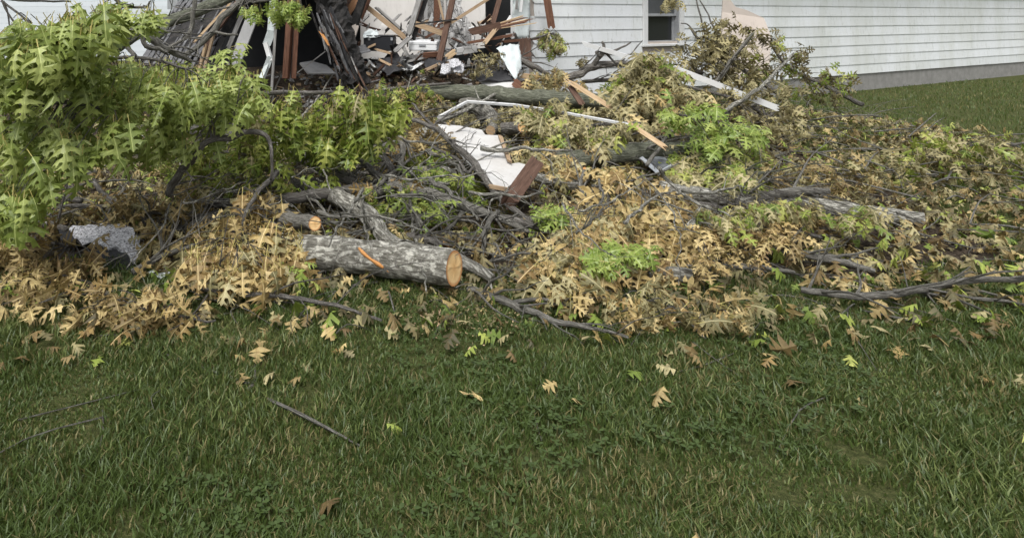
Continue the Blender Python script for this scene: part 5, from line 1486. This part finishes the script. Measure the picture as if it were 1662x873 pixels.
bough('dry_bough', 'wilted brush heap at the house wall right of the torn sheathing', [(1400, 170, 9.6, 4), (1340, 140, 9.6, 3.5), (1280, 110, 9.6, 2.5), (1250, 70, 9.6, 1.5)],
      [(1270, 110, 55, 34, 9.2, 9.9, 120), (1340, 140, 55, 26, 9.2, 9.9, 100), (1250, 70, 30, 28, 9.3, 9.8, 40)], 'leaf_olivedark', 18, 'wild', seed=72, alt='leaf_midgreen', altp=.3)
bough('dry_bough', 'low tan branch trailing onto the lawn at the right', [(1250, 300, 6.3, 4), (1340, 290, 6.4, 3), (1440, 290, 6.5, 2)],
      [(1300, 285, 60, 22, 6.1, 6.7, 80), (1390, 290, 60, 16, 6.2, 6.8, 60)], 'leaf_dulltan', 24, 'wild', seed=73, lift=.2, alt='leaf_olive', altp=.4)

bough('dry_bough', 'dry tan branch trailing onto the grass at the lower left', [(120, 455, 4.1, 4), (180, 480, 3.8, 3.5), (270, 510, 3.5, 2.5), (350, 520, 3.4, 1.5)],
      [(60, 470, 70, 26, 3.6, 4.0, 60), (190, 490, 70, 24, 3.4, 3.8, 60), (300, 505, 60, 18, 3.3, 3.6, 40)], 'leaf_dulltan', 42, 'wild', seed=91, alt='leaf_tan', altp=.45)
bough('dry_bough', 'wilted leafy branch lying on the grass before the tan leaves', [(960, 470, 4.1, 4), (1040, 490, 3.8, 3.5), (1120, 515, 3.6, 2.5), (1200, 530, 3.5, 1.5)],
      [(930, 465, 70, 20, 3.8, 4.2, 70), (1050, 490, 70, 20, 3.6, 4.0, 60), (1160, 505, 70, 22, 3.5, 3.9, 50)], 'leaf_olive', 38, 'wild', seed=92, alt='leaf_tan', altp=.5)
bough('dry_bough', 'leafy heap at the right edge of the picture before the wall', [(1480, 260, 6.8, 4), (1550, 240, 6.8, 3.5), (1640, 235, 6.8, 2.5), (1700, 230, 6.8, 2)],
      [(1500, 250, 70, 26, 6.4, 7.2, 100), (1600, 245, 60, 30, 6.4, 7.2, 90)], 'leaf_olive', 26, 'wild', seed=93, alt='leaf_midgreen', altp=.4, lift=.22)
limb('fallen_limb', 'bare forked limb lying on the grass right of the front log', 'limb', [(760, 470, 4.0, 6), (830, 492, 3.8, 6), (900, 520, 3.6, 5), (960, 530, 3.5, 3.5), (1020, 548, 3.4, 2)], 'bark', sides=10, twigs=9,
     forks=[[(830, 492, 3.8, 4), (880, 488, 3.8, 3), (935, 500, 3.7, 2)]])
limb('fallen_limb', 'thin bare limb lying on the grass left of the front log', 'limb', [(300, 462, 4.0, 4), (380, 476, 3.8, 4.5), (470, 482, 3.75, 4), (560, 500, 3.6, 3), (620, 520, 3.5, 2)], 'bark_dark', sides=9, twigs=8)
limb('fallen_limb', 'long bare limb lying on the grass at the right', 'limb', [(1300, 470, 4.1, 5), (1390, 480, 4.0, 6), (1480, 470, 4.1, 6), (1580, 455, 4.2, 5), (1690, 452, 4.2, 4)], 'bark', sides=10, twigs=10)

# ---------------------------------------------------------------- litter, twigs, grass
def batch_leaves(name, n, area, pals, smin, smax, seed, zoff=.012, dens=None):
    rnd = random.Random(seed)
    protos = [leaf_mesh(None, None, rnd.uniform(.2, .9), rnd.uniform(-.4, .8), rnd.uniform(-.6, .6), rnd, True) for _ in range(6)]
    VV, FF, MI, TO = [], [], [], []
    off = 0
    for _ in range(n):
        x = rnd.uniform(area[0], area[1]); y = rnd.uniform(area[2], area[3])
        if dens and rnd.random() > dens(x, y): continue
        qx, qy = HX + x / y * F, HY + (H - .06) / y * F
        if ((qx - 172) / 66) ** 2 + ((qy - 398) / 42) ** 2 < 1: continue          # the torn shingle lies bare
        fr = np.array(leaf_frame('flat' if rnd.random() < .85 else 'wild', rnd))
        pv, pf = rnd.choice(protos)
        s = rnd.uniform(smin, smax)
        q = (pv - np.array([0, .7, 0])) @ fr.T * s
        q[:, 2] -= q[:, 2].min() * rnd.uniform(.5, 1.0)
        q += np.array([x, y, g(x, y) + rnd.uniform(0, zoff)])
        VV.append(q)
        FF.append(np.array(pf) + off)
        off += len(q)
        MI += [rnd.choices(range(len(pals)), [p[1] for p in pals])[0]] * len(pf)
        TO += [rnd.random()] * len(q)
    V = np.concatenate(VV); Fc = np.concatenate(FF)
    me = bpy.data.meshes.new(name)
    me.from_pydata(V.tolist(), [], Fc.tolist())
    for p in pals: me.materials.append(M[p[0]])
    me.polygons.foreach_set('material_index', np.array(MI, dtype=np.int32))
    a = me.attributes.new('tone', 'FLOAT', 'POINT')
    a.data.foreach_set('value', np.array(TO, dtype=np.float32))
    o = bpy.data.objects.new(name, me)
    COL.objects.link(o)
    return o


def pile_d(x, y):
    return (.5 * ss(2.9, 3.9, y) + .5 * ss(3.8, 4.8, y)) * (1 - .93 * ss(8.3, 8.8, y) * (1 - ss(2.0, 2.6, x))) * (1 - ss(3.8 + (y - 4) * .45, 6.0 + (y - 4) * .6, x)) + .002


o = batch_leaves('leaf_litter', 23000, (-5, 8.5, 2.8, 9.4), [('litter_leaf_dulltan', 2.4), ('litter_leaf_olive', 2.2), ('litter_leaf_tan', .35), ('litter_leaf_midgreen', 1.6), ('litter_leaf_olivedark', 4.5)], .05, .11, 3, .05, pile_d)
tag(o, 'carpet of loose wilted oak leaves between the branches', 'leaf litter', kind='stuff')
o = batch_leaves('scattered_leaves', 1500, (-3, 7, 1.5, 5.2), [('litter_leaf_dulltan', 4), ('litter_leaf_tan', 2), ('litter_leaf_olive', 2), ('litter_leaf_midgreen', 1)], .06, .12, 4, .03, lambda x, y: .05 + .8 * ss(2.2, 4.2, y) * (1 - ss(2, 6.5, x)))
tag(o, 'loose leaves scattered on the lawn in front', 'leaves', kind='stuff')
tw = Acc()
rt = random.Random(9)
for i in range(2300):
    x, y = (rt.uniform(-5, 7.5), rt.uniform(2.6, 9.3)) if i % 8 else (rt.uniform(-.5, 1.6), rt.uniform(4.4, 7.0))
    if rt.random() > max(.12, pile_d(x, y)): continue
    if .4 < x < 2.0 and 4.8 < y < 7.0 and rt.random() < .75: continue
    L = rt.uniform(.15, .8); an = rt.uniform(0, 6.28)
    z = g(x, y) + rt.uniform(.01, .16) * ss(4.3, 5, y) + .01
    d = Vector((math.cos(an), math.sin(an), rt.uniform(-.15, .3) * ss(4.3, 5, y)))
    p0 = Vector((x, y, z)); p2 = p0 + d * L
    p2.z = max(p2.z, g(p2.x, p2.y) + .01)
    p1 = (p0 + p2) / 2 + Vector((rt.uniform(-.06, .06), rt.uniform(-.06, .06), rt.uniform(-.01, .05)))
    r = rt.choice((.002, .003, .003, .004, .006, .009))
    V, Fc, UV, _, _ = tube([p0, p1, p2], [r, r * .9, r * .5], 5, 3, .1, 0, i * .1)
    tw.add(V, Fc, UV)
o = mk('twig_litter', tw.v, tw.f, 'bark', None, True, tw.u)
tag(o, 'thin broken twigs strewn over the heap', 'twigs', kind='stuff')
# splinters and plaster crumbs on the rubble in the opened room
cr = Acc()
for i in range(1600):
    x = rt.gauss(.6, 1.1); y = rt.uniform(8.3, 10.6)
    c = Vector((x, y, g(x, y) + .01))
    v = [Vector((rt.uniform(-1, 1), rt.uniform(-1, 1), rt.uniform(-.4, .4))).normalized() for _ in range(2)]
    ex = v[0] * rt.uniform(.01, .09); ey = v[0].cross(v[1]).normalized() * rt.uniform(.006, .025); ez = ex.cross(ey).normalized() * rt.uniform(.004, .012)
    V, Fc = box_geo(c, ex, ey, ez)
    cr.add(V, Fc, None, rt.choice((0, 0, 1, 2, 3, 4)))
for k, (V, Fc) in enumerate(LATHS):
    cr.add(V, Fc, None, (1, 2, 3, 4, 5, 6, 1, 5, 2)[k % 9])
o = mk('rubble_crumbs', cr.v, cr.f, 'rubble', None, False, None, cr.m, ['rubble', 'greywood', 'brownwood', 'plaster_grey', 'tanwood', 'trim', 'blackwood'])
tag(o, 'splinters and crumbs strewn on the rubble in the opened room', 'rubble', kind='stuff')
sd_ = Acc()
for i in range(900):
    x, y = rt.gauss(.55, .22), rt.gauss(3.72, .16)
    c = Vector((x, y, g(x, y) + rt.uniform(.002, .02)))
    v = Vector((rt.uniform(-1, 1), rt.uniform(-1, 1), rt.uniform(-.4, .4))).normalized()
    ex = v * rt.uniform(.003, .012); ey = v.cross(Vector((.1, .2, 1))).normalized() * rt.uniform(.002, .005)
    V, Fc = box_geo(c, ex, ey, ex.cross(ey).normalized() * .0015)
    sd_.add(V, Fc)
o = mk('sawdust', sd_.v, sd_.f, 'freshwood')
tag(o, 'pale saw chips on the grass below the cut end of the front log', 'sawdust', kind='stuff')
cl_ = Acc()
for i in range(4500):
    y = rt.uniform(1.9, 5.0); x = y * rt.uniform(-.6, 1.0)
    if noise.noise(Vector((x * 1.3, y * 1.3, 20))) < .12 or lawn(x, y) < .6: continue
    z = g(x, y) + rt.uniform(.015, .05)
    a0 = rt.uniform(0, 6.28); r_ = rt.uniform(.007, .015)
    for k_ in range(3):
        a_ = a0 + k_ * 2.094
        d_ = Vector((math.cos(a_), math.sin(a_), rt.uniform(-.1, .35))); s_ = Vector((-math.sin(a_), math.cos(a_), 0))
        c_ = Vector((x, y, z))
        cl_.add([c_, c_ + d_ * r_ + s_ * r_ * .6, c_ + d_ * r_ * 1.7 + s_ * r_ * .3, c_ + d_ * r_ * 1.7 - s_ * r_ * .3, c_ + d_ * r_ - s_ * r_ * .6], [(0, 4, 3, 2, 1)])
o = mk('clover', cl_.v, cl_.f, 'grass')
tag(o, 'clover patches in the lawn in front', 'clover', kind='stuff')
# grass
nb = 430000
gy = np.where(rng.random(nb) < .72, 1.85 + 3.0 * rng.random(nb) ** 1.25, 4.6 + 12 * rng.random(nb) ** 1.5)
gx = gy * rng.uniform(-.60, 1.02, nb)
cl = np.array([noise.noise(Vector((x * 6, y * 6, 2))) + .6 * noise.noise(Vector((x * 1.5, y * 1.5, 7))) for x, y in zip(gx, gy)])
keep = np.array([(lawn(x, y) > .25 + .6 * r_) and r2_ < .75 + .9 * c_ and y < 10.46 + .53 * (x - 3.04) - .05 for x, y, r_, r2_, c_ in zip(gx, gy, rng.random(nb), rng.random(nb), cl)])
gx, gy = gx[keep], gy[keep]
nb = len(gx)
gz = np.array([g(x, y) for x, y in zip(gx, gy)])
hh = rng.uniform(.02, .065, nb) * (1 + .8 * np.array([noise.noise(Vector((x * 2, y * 2, 0))) for x, y in zip(gx, gy)]))
an = rng.uniform(0, 6.28, nb); ln = rng.uniform(.1, .8, nb) * hh; la = rng.uniform(0, 6.28, nb)
wd = rng.uniform(.0013, .0032, nb) * (1 + gy * .12)
hh *= np.where(gy > 5, 1.3, 1.0)
V = np.zeros((nb, 5, 3))
cx, cy = np.cos(an) * wd, np.sin(an) * wd
for k, (t, w) in enumerate(((0, 1), (0, -1), (.55, .8), (.55, -.8), (1, 0))):
    V[:, k, 0] = gx + cx * w + np.cos(la) * ln * t * t
    V[:, k, 1] = gy + cy * w + np.sin(la) * ln * t * t
    V[:, k, 2] = gz - .004 + hh * t * (1 - .2 * t)
idx = np.arange(nb)[:, None] * 5
T = np.concatenate([idx + np.array([[0, 1, 3]]), idx + np.array([[0, 3, 2]]), idx + np.array([[2, 3, 4]])])
me = bpy.data.meshes.new('grass')
me.vertices.add(nb * 5); me.vertices.foreach_set('co', V.reshape(-1))
me.loops.add(len(T) * 3); me.loops.foreach_set('vertex_index', T.reshape(-1).astype(np.int32))
me.polygons.add(len(T)); me.polygons.foreach_set('loop_start', np.arange(0, len(T) * 3, 3, dtype=np.int32))
dry = (rng.random(nb) < .10 + .35 * np.clip(np.array([noise.noise(Vector((x * 1.7, y * 2.0, 9))) for x, y in zip(gx, gy)]), 0, 1)).astype(np.int32)
me.materials.append(M['grass']); me.materials.append(M['grass_dry'])
me.polygons.foreach_set('material_index', np.tile(dry, 3))
a = me.attributes.new('tone', 'FLOAT', 'POINT')
gt = np.array([.5 + .5 * noise.noise(Vector((x * 1.1, y * 1.6, 4))) for x, y in zip(gx, gy)])
a.data.foreach_set('value', np.repeat(np.clip(.6 * gt + .4 * rng.random(nb), 0, .98), 5).astype(np.float32))
me.update(calc_edges=True); me.validate()
o = bpy.data.objects.new('grass', me)
COL.objects.link(o)
tag(o, 'short green lawn grass in front of the heap', 'grass', kind='stuff')
